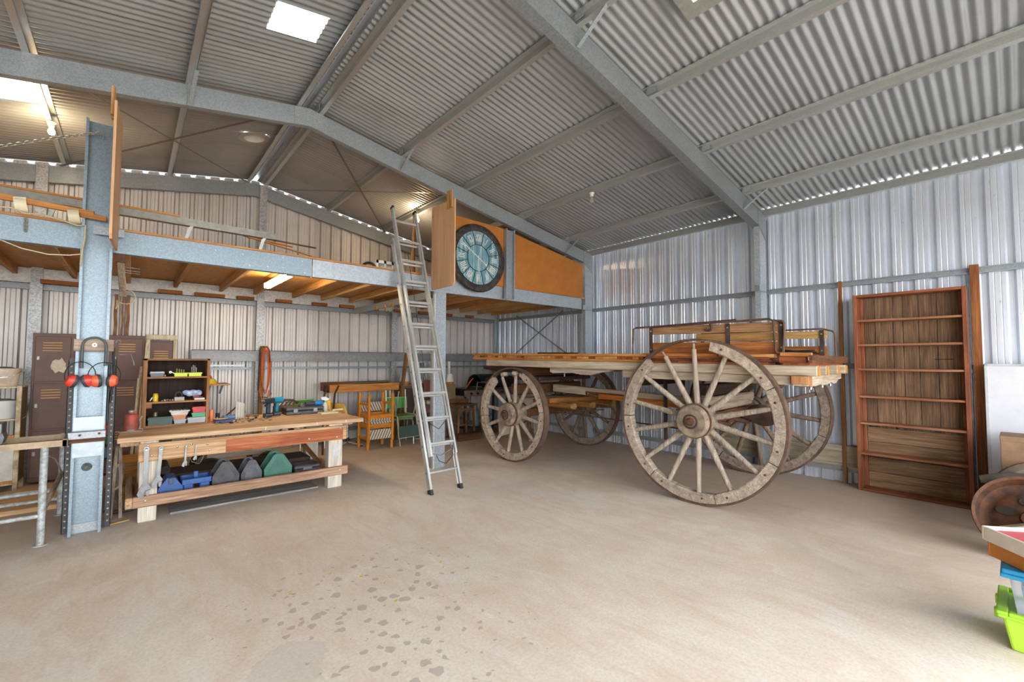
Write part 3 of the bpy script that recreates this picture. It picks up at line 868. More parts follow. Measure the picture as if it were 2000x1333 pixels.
def chain(name, label, pts, n, r=.011):
    mb = MB(); P = [Vector(p) for p in pts]
    seg = []
    tot = sum((P[i+1]-P[i]).length for i in range(len(P)-1))
    for k in range(n):
        d = tot*(k+.5)/n
        for i in range(len(P)-1):
            l = (P[i+1]-P[i]).length
            if d <= l: break
            d -= l
        t = (P[i+1]-P[i]).normalized(); c = P[i]+t*d
        s = t.orthogonal().normalized(); u = t.cross(s)
        if k % 2: s = u
        h = tot/n*.72
        ring = [c+t*(h*math.cos(a))+s*(r*math.sin(a)) for a in [2*PI*j/8 for j in range(8)]]
        mb.tube(ring, .0032, 5, closed=True)
    return sbox(name, label, 'chain', mb, galv('#b7b7a8', '#9b9b8c', .6, .4, 60, 0, .1), 60)
chain('chain', 'galvanised chain strung from the left edge to the top of the steel post', [(-1.3, 5.25, 2.98), (-.84, 5.25, 3.185), (-.55, 5.25, 3.35), (-.262, 5.262, 3.505), (-.25, 5.262, 3.46)], 46)
chain('chain', 'short chain end hanging on the front of the mezzanine beam at left', [(-.69, 5.335, 2.66), (-.69, 5.335, 2.55)], 7, .014)

# hook rail under the mezzanine, timber arm with nails, straps
hr = thing('hook_rail', 'galvanised channel rail with bent hooks under the mezzanine', 'rail', (3.15, 6.8, 2.36))
MB().profile(csec(.1, .045, .012), (0, -1.42, .06), (0, 1.42, .06), (1, 0, 0), (0, 0, 1)).build('channel', GALV, hr)
for yy in (.35, .02, -.25, -.62):
    k = MB().box(-.02, .02, yy-.02, yy+.03, .0, .05, .003).build('hook_block', W_ORANGE('y'), hr)
    MB().tube([(0, yy, .02), (0, yy-.005, -.06), (.0, yy-.05, -.1), (0, yy-.09, -.09), (0, yy-.11, -.055)], .007, 6).build('hook', plain('#8e7a58', .5, .5), hr)
ar = thing('timber_bracket', 'timber arm with steel cap and nails under the mezzanine by the left post', 'bracket', (-.10, 5.42, 2.465))
MB().beam((0, 0, -.04), (.02, .55, -.30), .05, .07, .004).build('arm', W_PALE('y'), ar)
MB().obox((0, -.01, -.035), (.06, .06, .08)).build('cap', RUST, ar)
for zz in (-.10, -.13, -.15):
    MB().cyl((.02, .05, zz), (.14, .05, zz-.005), .003, n=6).build('nail', CHROME, ar)
sbox('rope', 'loose loop of cream rope hanging from the timber arm', 'rope', MB().tube([(-.085, 5.9, 2.235)]+arc((-.06, 5.9, 2.13), .075, 2.2, -2.6, 12)+[(-.12, 5.9, 2.03), (-.13, 5.9, 2.0)], .006, 6), plain('#d8c894', .9), 60)
for i, xx in enumerate((-.175, -.105, -.05)):
    pts = [(xx+.004*math.sin(k*1.3+i), 8.1, 2.39-.57*k/8) for k in range(9)]
    mb = MB()
    for k in range(8): mb.beam(pts[k], pts[k+1], .038-(.012 if i == 1 else 0), .008, 0, (0, 1, 0))
    sbox('leather_strap', ['leftmost brown leather strap hanging above the lockers', 'middle brown leather strap hanging above the lockers', 'rightmost brown leather strap hanging above the lockers'][i], 'strap', mb, plain('#8a5a2e', .6, 0, .25, 8, '#5d3b1d'), None, 'straps above the lockers')

# ---------------------------------------------------------------- lamps
def bulb_lamp(label, p, lit, up=.0):
    l = thing('bulb_lamp', label, 'lamp', p)
    MB().lathe([(.0001, 0), (.035, 0), (.038, -.012), (.024, -.03), (.022, -.055), (.0001, -.055)], 18).build('lamp_holder', WHITEP, l, 40)
    M = T4(0, 0, -.055)
    mat = emis('#ffe2b0', 26) if lit else clear('#f3efe6', .05, .85)
    MB().lathe([(.013, 0), (.015, -.02), (.029, -.05), (.03, -.065), (.02, -.088), (.0001, -.095)], 18, M).build('bulb', mat, l, 60)
    if lit:
        d = bpy.data.lights.new('bulb_light', 'POINT'); d.energy = 22; d.color = (1, .72, .42); d.shadow_soft_size = .05
        o = bpy.data.objects.new('bulb_light', d); COL.objects.link(o); o.parent = l; o.location = (0, 0, -.2)
    return l
bulb_lamp('lit bare bulb in a white holder under the left roof purlin', (-.72, 6.74, zr(-.72)-.0), True)
bulb_lamp('lit bare bulb behind the ladder top, beside the plywood gate', (3.71, 6.8, zr(3.71)-.0), True)
bulb_lamp('unlit bare bulb under a purlin in the middle of the roof', (4.83, 3.86, zr(4.83)+.0), False)
fl_ = thing('batten_light', 'lit fluorescent batten light between the mezzanine joists', 'light', (1.42, 6.3, 2.58))
MB().box(-.03, .03, -.62, .62, -.045, 0, .004).build('housing', WHITEP, fl_)
MB().prism([(-.045, -.05), (-.035, -.075), (0, -.085), (.035, -.075), (.045, -.05)], -.58, .58, 'xz').build('diffuser', emis('#ffe9c0', 70), fl_)
for yy in (-.6, .6):
    MB().box(-.045, .045, yy-.02, yy+.02, -.08, -.005, .004).build('end_cap', WHITEP, fl_)
# ================================================================ THE WAGON
wg = thing('horse_wagon', 'old flat-bed wooden horse wagon with four spoked wheels beside the right wall', 'wagon', (4.5, 2.25, 0), .055)
WGREY = [W_GREY(a) for a in 'xyz']
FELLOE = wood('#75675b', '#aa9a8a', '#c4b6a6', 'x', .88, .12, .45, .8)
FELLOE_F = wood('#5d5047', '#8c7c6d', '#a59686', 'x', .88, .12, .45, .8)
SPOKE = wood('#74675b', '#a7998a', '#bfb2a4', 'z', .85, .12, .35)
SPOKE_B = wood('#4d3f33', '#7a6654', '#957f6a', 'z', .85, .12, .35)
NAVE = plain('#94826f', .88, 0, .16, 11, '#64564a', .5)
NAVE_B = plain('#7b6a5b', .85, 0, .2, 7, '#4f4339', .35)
TYRE = plain('#6d5446', .8, .25, .2, 7, '#4a3a33', .3)
def wheel(x, y, R, nsp, nave_r, missing, near, spokephase=0.0):
    """wheel in the y-z plane; outer (left) face towards -x when near"""
    sgn = -1 if near else 1
    root = thing('wheel', '', '', (x, y, R))
    for k_ in ('label', 'category'): del root[k_]
    root.parent = wg
    wdt, ft = .1, .105
    # iron tyre
    MB().lathe([(R, -wdt/2), (R, wdt/2), (R-.018, wdt/2), (R-.018, -wdt/2), (R, -wdt/2)], 72, rot4('Y', PI/2), caps=False).build('tyre', TYRE, root, 40)
    nseg = nsp//2
    da = 2*PI/nseg
    r1, r0 = R-.019, R-.019-ft
    for i in range(nseg):
        a0 = spokephase-da/4+i*da; a1 = a0+da
        if i in missing: continue
        mb = MB(); n = 10
        vs = []
        for k in range(n+1):
            a = a0+.006+(a1-a0-.012)*k/n
            j0 = r0+random.uniform(-.004, .003)+(.012*abs(2*k/n-1)**6); ww = wdt/2-.004+random.uniform(-.002, .002)
            for rr, xx in ((j0, -ww+.008), (j0+.01, -ww), (r1-.004, -ww), (r1, -ww+.006), (r1, ww-.006), (r1-.004, ww), (j0+.01, ww), (j0, ww-.008)):
                vs.append((xx, rr*math.sin(a), rr*math.cos(a)))
        m_ = 8
        fs = [(k*m_+q, k*m_+(q+1) % m_, (k+1)*m_+(q+1) % m_, (k+1)*m_+q) for k in range(n) for q in range(m_)]
        fs += [tuple(range(m_-1, -1, -1)), tuple(n*m_+q for q in range(m_))]
        mb.add(vs, fs)
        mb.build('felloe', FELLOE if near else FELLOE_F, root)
        if near:
            for aa in (a0+da*.18, a0+da*.82):
                rm = (r0+r1)/2
                MB().ball((sgn*(wdt/2), rm*math.sin(aa), rm*math.cos(aa)), .012, 8, 5, (.6, 1, 1)).build('rivet', RUST, root)
    dish = .045*-sgn
    for i in range(nsp):
        a = spokephase+i*2*PI/nsp
        q = (0, math.sin(a), math.cos(a))
        seg = i//2
        gone = (((i+0)//2) in missing)
        ro = r0+.012
        pts = [(dish*1.2, q[1]*nave_r*.6, q[2]*nave_r*.6), (dish*.8, q[1]*nave_r*1.25, q[2]*nave_r*1.25), (dish*.3, q[1]*ro*.7, q[2]*ro*.7), (0, q[1]*(ro-(.0 if not gone else .01)), q[2]*ro)]
        rr = [.030, .034, .028, .025]
        mb = MB().tube(pts, rr, 8)
        if gone: mb.tube([pts[-1], (0, q[1]*(ro+.06), q[2]*(ro+.06))], [.013, .011], 6)
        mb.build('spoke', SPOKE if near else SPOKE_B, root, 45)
    f = nave_r
    off = dish*1.2
    pr = [(.0001, -.205), (f*.34, -.205), (f*.36, -.2), (f*.86, -.2), (f*.95, -.185), (f*.99, -.15), (f*1.0, -.09), (f*1.04, -.05), (f*1.06, 0), (f*1.02, .05), (f*.9, .12), (f*.75, .19), (.0001, .19)]
    M = T4(off, 0, 0) @ rot4('Y', PI/2 if near else -PI/2)
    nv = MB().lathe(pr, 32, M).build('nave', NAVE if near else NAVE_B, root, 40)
    for h in (-.12, .13):
        rr = f*1.0 if h < 0 else f*.92
        MB().lathe([(rr, h-.02), (rr+.006, h-.02), (rr+.006, h+.015), (rr, h+.015)], 32, M, caps=False).build('nave_band', RUST, nv, 40)
    MB().lathe([(f*.44, -.203), (f*.44, -.21), (f*.36, -.212), (f*.3, -.2), (.0001, -.2)], 20, M, caps=False).build('axle_box', RUSTD, nv, 40)
    MB().lathe([(.045, -.19), (.045, -.22), (.03, -.225), (.03, -.25), (.02, -.255), (.0001, -.255)], 14, M).build('axle_nut', RUST, nv, 40)
    return root
wheel(.05, 0, .868, 14, .175, (0,), True, .02)
wheel(-.015, 2.74, .695, 12, .17, (0,), True, -.14)
wheel(1.83, -.02, .868, 14, .165, (), False, .1)
wheel(1.80, 2.74, .695, 12, .16, (), False, .05)
# broken felloe remains at the top of the front wheel
for aa, l in ((.30, .09), (-.42, .16), (-.10, .08)):
    rm = .615
    MB().obox((-.015, 2.74+rm*math.sin(aa), .695+rm*math.cos(aa)), (.08, l, .06), (-aa, 0, 0), .012).build('broken_felloe', FELLOE, wg)
# axles
for y, R in ((0, .868), (2.74, .695)):
    MB().beam((.15, y, R), (1.7, y, R), .11, .12, .008, (0, 0, 1)).build('axle_beam', W_BROWN('x'), wg)
    MB().cyl((-.1, y, R), (1.95, y, R), .03, n=12).build('axle', RUSTD, wg, 40)
MB().beam((.2, .0, 1.02), (1.68, .0, 1.02), .14, .16, .02).build('rear_bolster', W_GREY('x'), wg)
MB().beam((.2, .0, 1.18), (1.68, .0, 1.18), .12, .12, .01).build('rear_bolster', W_DARK('x'), wg)
MB().beam((.25, 2.83, .84), (1.6, 2.83, .84), .14, .14, .012).build('front_bolster', W_GREY('x'), wg)
MB().beam((.12, 2.83, 1.05), (1.68, 2.83, 1.05), .2, .16, .02).build('front_bolster', W_BROWN('x'), wg)
MB().beam((.3, 2.72, 1.22), (1.6, 2.72, 1.22), .5, .06, .02).build('turntable', RUSTD, wg)
MB().beam((.2, 2.9, 1.33), (1.65, 2.9, 1.33), .18, .14, .02).build('front_bolster', W_BROWN('x'), wg)
# sills and bed
def zt(y): return 1.459+.0109*(y+1.07)
ORG_END = plain('#d08a34', .55, 0, .1, 20, '#a96a22')
for i, xr in enumerate((.22, .6, 1.13, 1.55)):
    xl = xr-.1
    y0, y1 = -1.075, 3.5
    s_ = MB().beam((xl+.05, y0, zt(y0)-.05), (xl+.05, y1, zt(y1)-.05), .1, .098, .01).build('sill', W_PALE('y'), wg)
    MB().obox((xl+.05, y0-.001, zt(y0)-.05), (.088, .006, .086), None, .002).build('sill_end', ORG_END, s_)
# second layer beams
MB().beam((.2, -.85, zt(-.85)-.145), (.2, .95, zt(.95)-.145), .1, .088, .006).build('side_beam', W_PALE('y'), wg)
MB().beam((1.5, -.85, zt(-.85)-.145), (1.5, .95, zt(.95)-.145), .1, .088, .006).build('side_beam', W_PALE('y'), wg)
MB().obox((.2, .955, zt(.95)-.145), (.1, .01, .08), None, .003).build('beam_end', W_GREY('x'), wg)
def bolster_poly(z1):
    return [(.1, z1), (1.66, z1), (1.66, z1-.06), (1.5, z1-.065), (1.38, z1-.1), (1.25, z1-.105), (1.12, z1-.085), (.95, z1-.1), (.8, z1-.105), (.6, z1-.09), (.4, z1-.1), (.1, z1-.09)]
MB().prism(bolster_poly(zt(-.95)-.1), -1.0, -.88, 'xz').build('cross_bolster', W_PALE('x'), wg)
MB().prism([(.08, zt(-.95)-.1), (.26, zt(-.95)-.1), (.26, zt(-.95)-.205), (.2, zt(-.95)-.2), (.08, zt(-.95)-.17)], -1.004, -.876, 'xz').build('bolster_end', wood('#8f5f38', '#bf8a5c', '#d0a078', 'z'), wg)
for x in (.5, 1.0, 1.4):
    MB().cyl((x, -.94, zt(-.95)-.2), (x, -.94, zt(-.95)-.24), .012, n=8).build('bolt', BOLT, wg)
# carved spacer blocks between sills and front gear
for xx in (.17, 1.45):
    z1 = zt(1.7)-.1
    MB().prism([(2.15, z1), (1.15, z1), (1.15, z1-.03), (1.3, z1-.045), (1.45, z1-.085), (1.6, z1-.08), (1.75, z1-.06), (2.1, z1-.075), (2.15, z1-.05)], xx, xx+.09, 'yz').build('spacer_block', W_GREY('y'), wg)
    MB().obox((xx+.045, 2.152, z1-.035), (.085, .008, .06), None, .003).build('block_end', ORG_END, wg)
    z2 = zt(3.1)-.1
    MB().prism([(3.62, z2), (2.7, z2), (2.75, z2-.09), (3.2, z2-.1), (3.45, z2-.07), (3.62, z2-.05)], xx, xx+.09, 'yz').build('spacer_block', W_DARK('y'), wg)
    MB().obox((xx+.045, 3.622, z2-.025), (.085, .008, .05), None, .003).build('block_end', ORG_END, wg)
for x in (.25, .9, 1.5):
    MB().cyl((x, 1.95, zt(1.9)-.17), (x, 1.95, zt(1.9)-.22), .008, n=8).build('bolt', BOLT, wg)
# bed: stack of boards on the far half
bw0, bw1 = .13, 1.64
nb = 9; bwid = (bw1-bw0)/nb
for lay, z0 in ((0, .002), (1, .069)):
    for i in range(nb):
        ye = 3.86 if lay == 0 else 3.88
        ys = .62 + random.uniform(-.04, .04)
        brk = 3.1 if lay == 0 else 2.3
        brk += random.uniform(-.6, .6)*(i > 0)
        for a, b_ in ((ys if i else .62, brk), (brk+.004, ye)):
            xx = bw0+bwid*(i+.5)
            MB().beam((xx, a, zt(a)+z0+.016), (xx, b_, zt(b_)+z0+.016), bwid-.005, .031, .003).build('floorboard', W_ORANGE('y'), wg)
yy = .66; k = 0
while yy < 3.8:
    wd = random.uniform(.05, .12)
    m_ = [W_BROWN('x'), wood('#8a5530', '#b27a48', '#c8925e', 'x'), W_RED('x'), W_PINE('x')][random.randrange(4)]
    MB().box(.138, bw1, yy, yy+wd-.004, zt(yy)+.035, zt(yy)+.067, .002).build('crosspiece', m_, wg); yy += wd
MB().beam((.45, 2.6, zt(2.6)+.112), (.45, 1.9, zt(1.9)+.112), .12, .02, .002).build('floorboard', W_DARK('y'), wg)
# bed: near half, reddish boards
for lay in range(3):
    y0 = -.62; y1 = .6
    for i in range(6):
        w6 = (bw1-bw0)/6; xx = bw0+w6*(i+.5)
        brk = random.uniform(-.2, .25)
        for a, b_ in ((y0-random.uniform(0, .1), brk), (brk+.004, y1-.01)):
            MB().beam((xx, a, zt(a)+.012+lay*.026), (xx, b_, zt(b_)+.012+lay*.026), w6-.004, .023, .002).build('floorboard', [W_RED, W_BROWN, W_RED][(lay+i) % 3]('y'), wg)
MB().beam((.19, -.19, zt(-.19)+.092), (.19, .68, zt(.68)+.092), .09, .034, .003).build('ledge_board', wood('#8a4a22', '#b56f3c', '#cf935c', 'y'), wg)
MB().beam((.19, -.72, zt(-.72)+.086), (.19, -.2, zt(-.2)+.086), .09, .034, .003).build('ledge_board', wood('#9a6030', '#c68c56', '#dcae78', 'y'), wg)
MB().beam((.14, -.78, zt(-.78)+.1), (.14, -1.03, zt(-1)+.1), .06, .035, .003).build('ledge_board', wood('#9a5a2a', '#c58648', '#d8a468', 'y'), wg)
MB().beam((.1, -.78, zt(-.8)+.05), (.1, -1.0, zt(-1)+.05), .06, .06, .004).build('end_block', W_RED('y'), wg)
MB().box(.02, 1.7, -1.06, -1.03, zt(-1.05)+.022, zt(-1.05)+.094, .004).build('end_board', W_BROWN('x'), wg)
MB().box(.12, 1.66, -1.02, -.8, zt(-1)+.002, zt(-1)+.04, .003).build('end_board', W_RED('x'), wg)
# sideboards with iron rails
def sideboard(x, y0, y1, z0, far):
    h = .31 if not far else .28
    sb = MB().beam((x, y0, z0+h*.17), (x, y1, z0+h*.17+.02), .022, h*.44, .003).build('side_plank', wood('#6c3a18', '#9c5e2d', '#b47d4e', 'y'), wg)
    MB().beam((x, y0, z0+h*.86), (x, y1, z0+h*.86+.02), .022, h*.3, .003).build('side_plank', wood('#6c4a31', '#9b724c', '#b68f69', 'y') if not far else wood('#7c5c34', '#aa8450', '#bf9a66', 'y'), wg)
    if not far:
        MB().beam((x, y0, z0+h*.55), (x, .08, z0+h*.55+.012), .022, h*.28, .003).build('side_plank', wood('#6e5030', '#97703f', '#ad8756', 'y'), wg)
    ys = (y1-.02, (y0+y1)/2-.19, y0+.02) if not far else (y1-.02, y0+.05)
    for q in ys:
        st = MB().box(x-.02, x-.012, q-.022, q+.022, z0-.01, z0+h+.015).build('iron_strap', RUSTD, wg)
        for zz in (.06, h-.03):
            MB().cyl((x-.02, q, z0+zz), (x-.026, q, z0+zz), .009, n=8).build('bolt', BOLT, st)
    if not far:
        MB().tube([(x-.03, y1+.22, z0-.01), (x-.03, y1+.21, z0+h+.005), (x-.03, y1+.17, z0+h+.02), (x-.03, .15, z0+h+.025), (x-.04, y0+.12, z0+h+.035), (x-.05, y0+.08, z0+h+.015), (x-.05, y0+.065, z0+.03), (x-.05, y0+.05, z0+.005), (x-.05, y0+.02, z0+.005), (x-.05, y0+.0, z0+.02), (x-.04, y0-.01, z0+h*.6), (x-.04, y0-.01, z0+h-.01), (x-.035, y0+.01, z0+h+.01), (x-.03, y0+.1, z0+h+.02)], .0115, 8).build('iron_rail', TYRE, wg, 50)
        MB().tube([(x-.035, .6, z0+h+.02), (x-.035, -.35, z0+h+.045)], .011, 8).build('iron_rail', RUSTD, wg, 50)
        MB().tube(arc((x-.045, -.07, z0+h-.02), .035, PI*.6, PI*1.9, 10, 'yz'), .013, 8).build('ring_hook', RUSTD, wg, 50)
        MB().box(x-.05, x, y1+.19, y1+.26, z0-.012, z0-.004).build('rail_foot', RUSTD, wg)
    else:
        MB().tube([(x, y1, z0+h+.03), (x, y0+.05, z0+h+.03), (x, y0-.05, z0+h), (x, y0-.07, z0+h-.03), (x, y0-.075, z0)], .01, 8).build('iron_rail', TYRE, wg, 50)
sideboard(.27, -.78, .64, 1.572, False)
sideboard(1.42, -.92, .5, 1.56, True)
MB().box(.285, .30, -.77, -.72, 1.56, 1.88, .002).build('end_batten', W_ORANGE('z'), wg)
for i in range(3):
    MB().tube([(1.36, -.85+.02*i, 1.585+.02*i), (1.3, -.3, 1.66-.03*i)], .008, 6).build('harness_strap', BLACK, wg)
# perch pole, iron strap, brake rods
MB().beam((.8, 2.6, 1.06), (.8, .0, .975), .1, .115, .01).build('perch_pole', W_PALE('y'), wg)
MB().beam((.76, 1.7, .985), (.76, .1, .93), .1, .07, .006).build('perch_splice', wood('#7a3f14', '#b56c2a', '#c98544', 'y'), wg)
st = MB().beam((.745, 1.95, 1.015), (.745, 1.12, .99), .008, .055, .002).build('iron_strap', RUST, wg)
for q in (1.9, 1.65, 1.4, 1.16):
    MB().cyl((.742, q, 1.0+.03*(q-1.5)), (.733, q, 1.0+.03*(q-1.5)), .012, n=8).build('bolt', BOLT, st)
MB().beam((.35, .35, .9), (1.2, .0, .92), .06, .08, .01).build('stay', W_GREY('x'), wg)
for x, y1 in ((.5, 1.98), (.86, 1.9), (1.32, 1.85)):
    MB().beam((x, y1, .83), (x, 3.1, .86), .07, .09, .02).build('futchell', wood('#5d3a1c', '#94642f', '#ab7b46', 'y'), wg)
    MB().cyl((x, y1+.03, .83), (x, y1-.02, .83), .045, n=12).build('futchell_end', W_PINE('x'), wg, 40)
MB().beam((.3, 2.3, .905), (1.55, 2.05, .905), .09, .075, .01).build('splinter_bar', wood('#5d3a1c', '#8d5e2e', '#a87844', 'x'), wg)
MB().beam((.3, 2.25, .955), (1.1, 2.0, .98), .02, .012, .002).build('iron_strap', RUSTD, wg)
MB().tube([(.3, 2.15, .76), (.35, 1.95, .745), (.35, .2, .71)], .009, 8).build('brake_rod', RUSTD, wg, 50)
MB().tube([(.45, 2.4, .70), (.5, 1.9, .77), (.7, 1.6, .8)], .01, 8).build('brake_rod', RUSTD, wg, 50)
MB().tube(arc((.33, 2.0, .75), .03, 0, 2*PI, 12, 'yz')[:-1], .008, 6, closed=True).build('rod_eye', RUST, wg, 50)
MB().beam((.35, .8, 1.25), (1.45, .8, 1.25), .05, .12, .004).build('cross_member', W_DARK('x'), wg)
for x in (.6, 1.1):
    MB().beam((x, .62, 1.26), (x, .62, .52), .05, .03, .003, (0, 1, 0)).build('hanger', RUSTD, wg)
MB().tube([(.6, .1, .8), (.9, 0, .74), (1.2, .05, .78), (1.5, -.05, .72)], .03, 8).build('chain_bundle', RUST, wg, 50)
MB().lathe([(.05, -.02), (.16, -.02), (.17, .02), (.05, .03)], 18, T4(1.35, -.25, .83) @ rot4('Y', .9)).build('brake_drum', RUSTD, wg, 40)
# ================================================================ WORKBENCH AND ITS CLUTTER
wb = thing('workbench', 'long heavy timber workbench with a lower rail and shelf', 'workbench', (1.02, 5.8, 0))
yy = 5.25
for k, wd in enumerate((.3, .29, .3, .28)):
    loc(MB().box(-.07+.01*k, 2.17-.012*k, yy+.002, yy+wd-.002, .745, .79, .006), wb).build('top_plank', W_BENCH('x'), wb); yy += wd
loc(MB().box(.08, 1.975, 5.28, 5.315, .555, .72, .005), wb).build('apron', wood('#8a6846', '#b8936c', '#d0ae86', 'x'), wb)
loc(MB().box(.755, 1.93, 5.276, 5.281, .56, .69, .001), wb).build('red_facing', wood('#7a3d26', '#a8623f', '#bd7c55', 'x', .75, .0, .8), wb)
PW = wood('#a89c8c', '#cdc6b8', '#dcd6ca', 'z', .75, .06, .3)
for x0, x1, y0 in ((.09, .225, 5.315), (1.78, 1.94, 5.315), (.09, .225, 6.2), (1.78, 1.94, 6.2)):
    loc(MB().box(x0, x1, y0, y0+.12, 0, .745, .006), wb).build('leg', PW, wb)
loc(MB().box(1.83, 1.9, 5.31, 5.3145, .36, .50), wb).build('paint_mark', plain('#9fb3bf', .8, 0, .2, 14, '#cdc6b8'), wb)
loc(MB().box(.05, 1.995, 5.272, 5.312, .145, .245, .007), wb).build('lower_rail', W_GREY('x') if 0 else wood('#6f5340', '#a3826a', '#b99a80', 'x'), wb)
loc(MB().box(.0, .05, 5.27, 6.3, .15, .245, .005), wb).build('end_rail', W_BENCH('y'), wb)
loc(MB().box(-.05, .09, 5.4, 6.3, .69, .745, .005), wb).build('bearer', W_BENCH('y'), wb)
loc(MB().box(1.975, 2.1, 5.42, 6.3, .70, .745, .005), wb).build('bearer', W_BENCH('y'), wb)
for k in range(4):
    loc(MB().box(.07, 1.95, 5.32+k*.2, 5.51+k*.2, .17, .195, .003), wb).build('shelf_board', W_BENCH('x'), wb)
loc(MB().beam((1.48, 5.95, .7), (1.76, 5.55, .25), .05, .03, .003), wb).build('brace', W_BROWN('z'), wb)
for bx, bz in ((.145, .70), (.175, .605), (.36, .665), (.47, .675), (.62, .60), (.6, .66), (1.90, .69), (1.86, .59), (1.55, .6), (.14, .2), (1.9, .2)):
    loc(MB().ball((bx, 5.278 if bz > .4 else 5.27, bz), .011, 10, 5, (1, .6, 1)), wb).build('coach_bolt', BOLT, wb)
for bx in (1.1, 1.62, 1.95):
    loc(MB().box(bx, bx+.006, 5.247, 5.25, .755, .785), wb).build('nail', WHITEP, wb)

# hanging adjustable wrenches
def wrench(label, x, zt_, L, tilt=0):
    w_ = thing('adjustable_wrench', label, 'wrench', (x, 5.262, zt_), 0, 'wrenches on the workbench apron')
    w_.rotation_euler = (0, tilt, 0)
    r = L*.05
    CH = plain('#8d9090', .34, .75, .1, 12, '#747777')
    mb = MB().prism([(-r*.8, 0), (-r*.72, -L*.72), (r*.72, -L*.72), (r*.8, 0)], -.006, .006, 'xz')
    mb.lathe([(r*.45, -.007), (r*1.05, -.007), (r*1.05, .007), (r*.45, .007)], 18, rot4('X', PI/2), caps=False)
    mb.build('handle', CH, w_, 30)
    MB().prism([(-r*.72, -L*.70), (r*.72, -L*.70), (r*1.9, -L*.80), (r*1.7, -L*.83), (r*.1, -L*.86), (-r*.4, -L*.93), (-r*.2, -L*1.0), (-r*1.6, -L*1.0), (-r*2.6, -L*.92), (-r*2.0, -L*.83)], -.009, .009, 'xz').build('jaw', CH, w_)
    MB().prism([(r*.2, -L*.87), (r*1.7, -L*.84), (r*1.5, -L*.93), (r*1.0, -L*.985), (r*.5, -L*.97)], -.007, .007, 'xz').build('sliding_jaw', CH, w_)
    MB().cyl((-r*.5, -.0, -L*.80), (r*.7, -.0, -L*.78), r*.42, n=10).build('worm_screw', plain('#9b9d9b', .3, .8), w_, 40)
    MB().cyl((0, -.012, -r*.3), (0, .015, -r*.3), r*.38, n=8).build('nail', WHITEP, w_)
    return w_
wrench('largest adjustable wrench, hanging at the left end of the workbench', .135, .675, .44, .0)
wrench('second largest adjustable wrench hanging on the workbench front', .24, .668, .36, .05)
wrench('small adjustable wrench, third from the left on the workbench front', .428, .667, .195, .03)
wrench('smallest adjustable wrench hanging on the workbench front', .506, .667, .145, .03)

# tool carriers on the lower shelf
def carrier(name, label, x0, x1, z0, z1, col, y=5.4, dp=.2, hollow=True):
    c = thing(name, label, 'toolbox', ((x0+x1)/2, y+dp/2, z0))
    w_ = (x1-x0)/2; h = z1-z0
    for s_ in (-1, 1):
        yy = s_*dp/2
        MB().prism([(-w_*.92, 0), (w_*.92, 0), (w_, h*.42), (w_*.38, h*.95), (w_*.25, h), (-w_*.25, h), (-w_*.38, h*.95), (-w_, h*.42)], yy-.006, yy+.006, 'xz').build('end_panel', col, c)
        MB().prism([(-w_*.6, h*.12), (w_*.6, h*.12), (w_*.62, h*.4), (w_*.2, h*.78), (-w_*.2, h*.78), (-w_*.62, h*.4)], yy+s_*.006-.003, yy+s_*.006+.003, 'xz').build('raised_panel', col, c)
    MB().box(-w_*.92, w_*.92, -dp/2, dp/2, 0, .01).build('tray', col, c)
    for s_ in (-1, 1):
        MB().beam((s_*w_*.95, 0, 0), (s_*w_*.99, 0, h*.42), .006, dp, 0, (0, 1, 0)).build('tray_side', col, c)
    MB().cyl((0, -dp/2, h*.88), (0, dp/2, h*.88), h*.06, n=10).build('handle', col, c, 40)
    return c
BLUE = plain('#29559b', .45, 0, .1, 10, '#1f4580')
c = thing('tool_case', 'dark blue tool case with sloped lid under the workbench', 'toolbox', (.33, 5.5, .197))
MB().prism([(-.1, 0), (.09, 0), (.095, .06), (.03, .155), (-.03, .16), (-.095, .07)], -.12, .12, 'xz').build('case', BLUE, c)
MB().box(-.02, .02, -.125, -.11, .1, .16, .004).build('clasp', plain('#3c4a66', .5), c)
t = thing('tool_tray', 'blue plastic open tool tray with middle handle under the workbench', 'toolbox', (.535, 5.5, .197))
for x0, x1 in ((-.11, -.025), (.025, .11)):
    MB().box(x0, x1, -.1, .1, 0, .075, .01).build('bin', BLUE, t)
for (x0, x1, y0, y1) in ((-.125, .125, -.115, -.105), (-.125, .125, .105, .115), (-.125, -.115, -.115, .115), (.115, .125, -.115, .115)):
    MB().box(x0, x1, y0, y1, .07, .12, .003).build('rim', BLUE, t)
MB().box(-.02, .02, -.01, .01, .07, .17, .006).build('handle', BLUE, t)
carrier('tool_carrier', 'large black plastic tool carrier under the workbench', .66, .90, .197, .44, BLACKP)
carrier('tool_carrier', 'smaller black plastic tool carrier beside the green one', .915, 1.11, .197, .425, plain('#33343a', .5, 0, .15, 9, '#54555b'))
g_ = carrier('tool_carrier', 'dark green plastic tool carrier under the workbench', 1.13, 1.41, .197, .455, plain('#2f6a5c', .45, 0, .1, 8, '#265548'))
fc = thing('drill_case', 'flat black plastic case lying under the right end of the workbench', 'case', (1.58, 5.52, .197))
MB().box(-.14, .14, -.11, .11, 0, .045, .008).build('base', BLACKP, fc); MB().box(-.14, .14, -.11, .11, .048, .09, .012).build('lid', BLACKP, fc)
MB().box(-.05, .05, -.118, -.108, .03, .07, .003).build('latch', plain('#55565a', .5), fc)
sbox('floor_board', 'long grey weathered board lying on the floor in front of the workbench', 'board', MB().box(.33, 1.7, 5.40, 5.66, .0, .022, .004), wood('#5d5d5b', '#8b8a86', '#a5a39d', 'x', .85))
sbox('timber_block', 'round-ended timber post lying under the workbench', 'timber', MB().cyl((.3, 5.75, .36), (.3, 6.15, .36), .045, n=14).box(.2, 1.7, 5.72, 6.12, .196, .315, .005), W_DARK('x'))
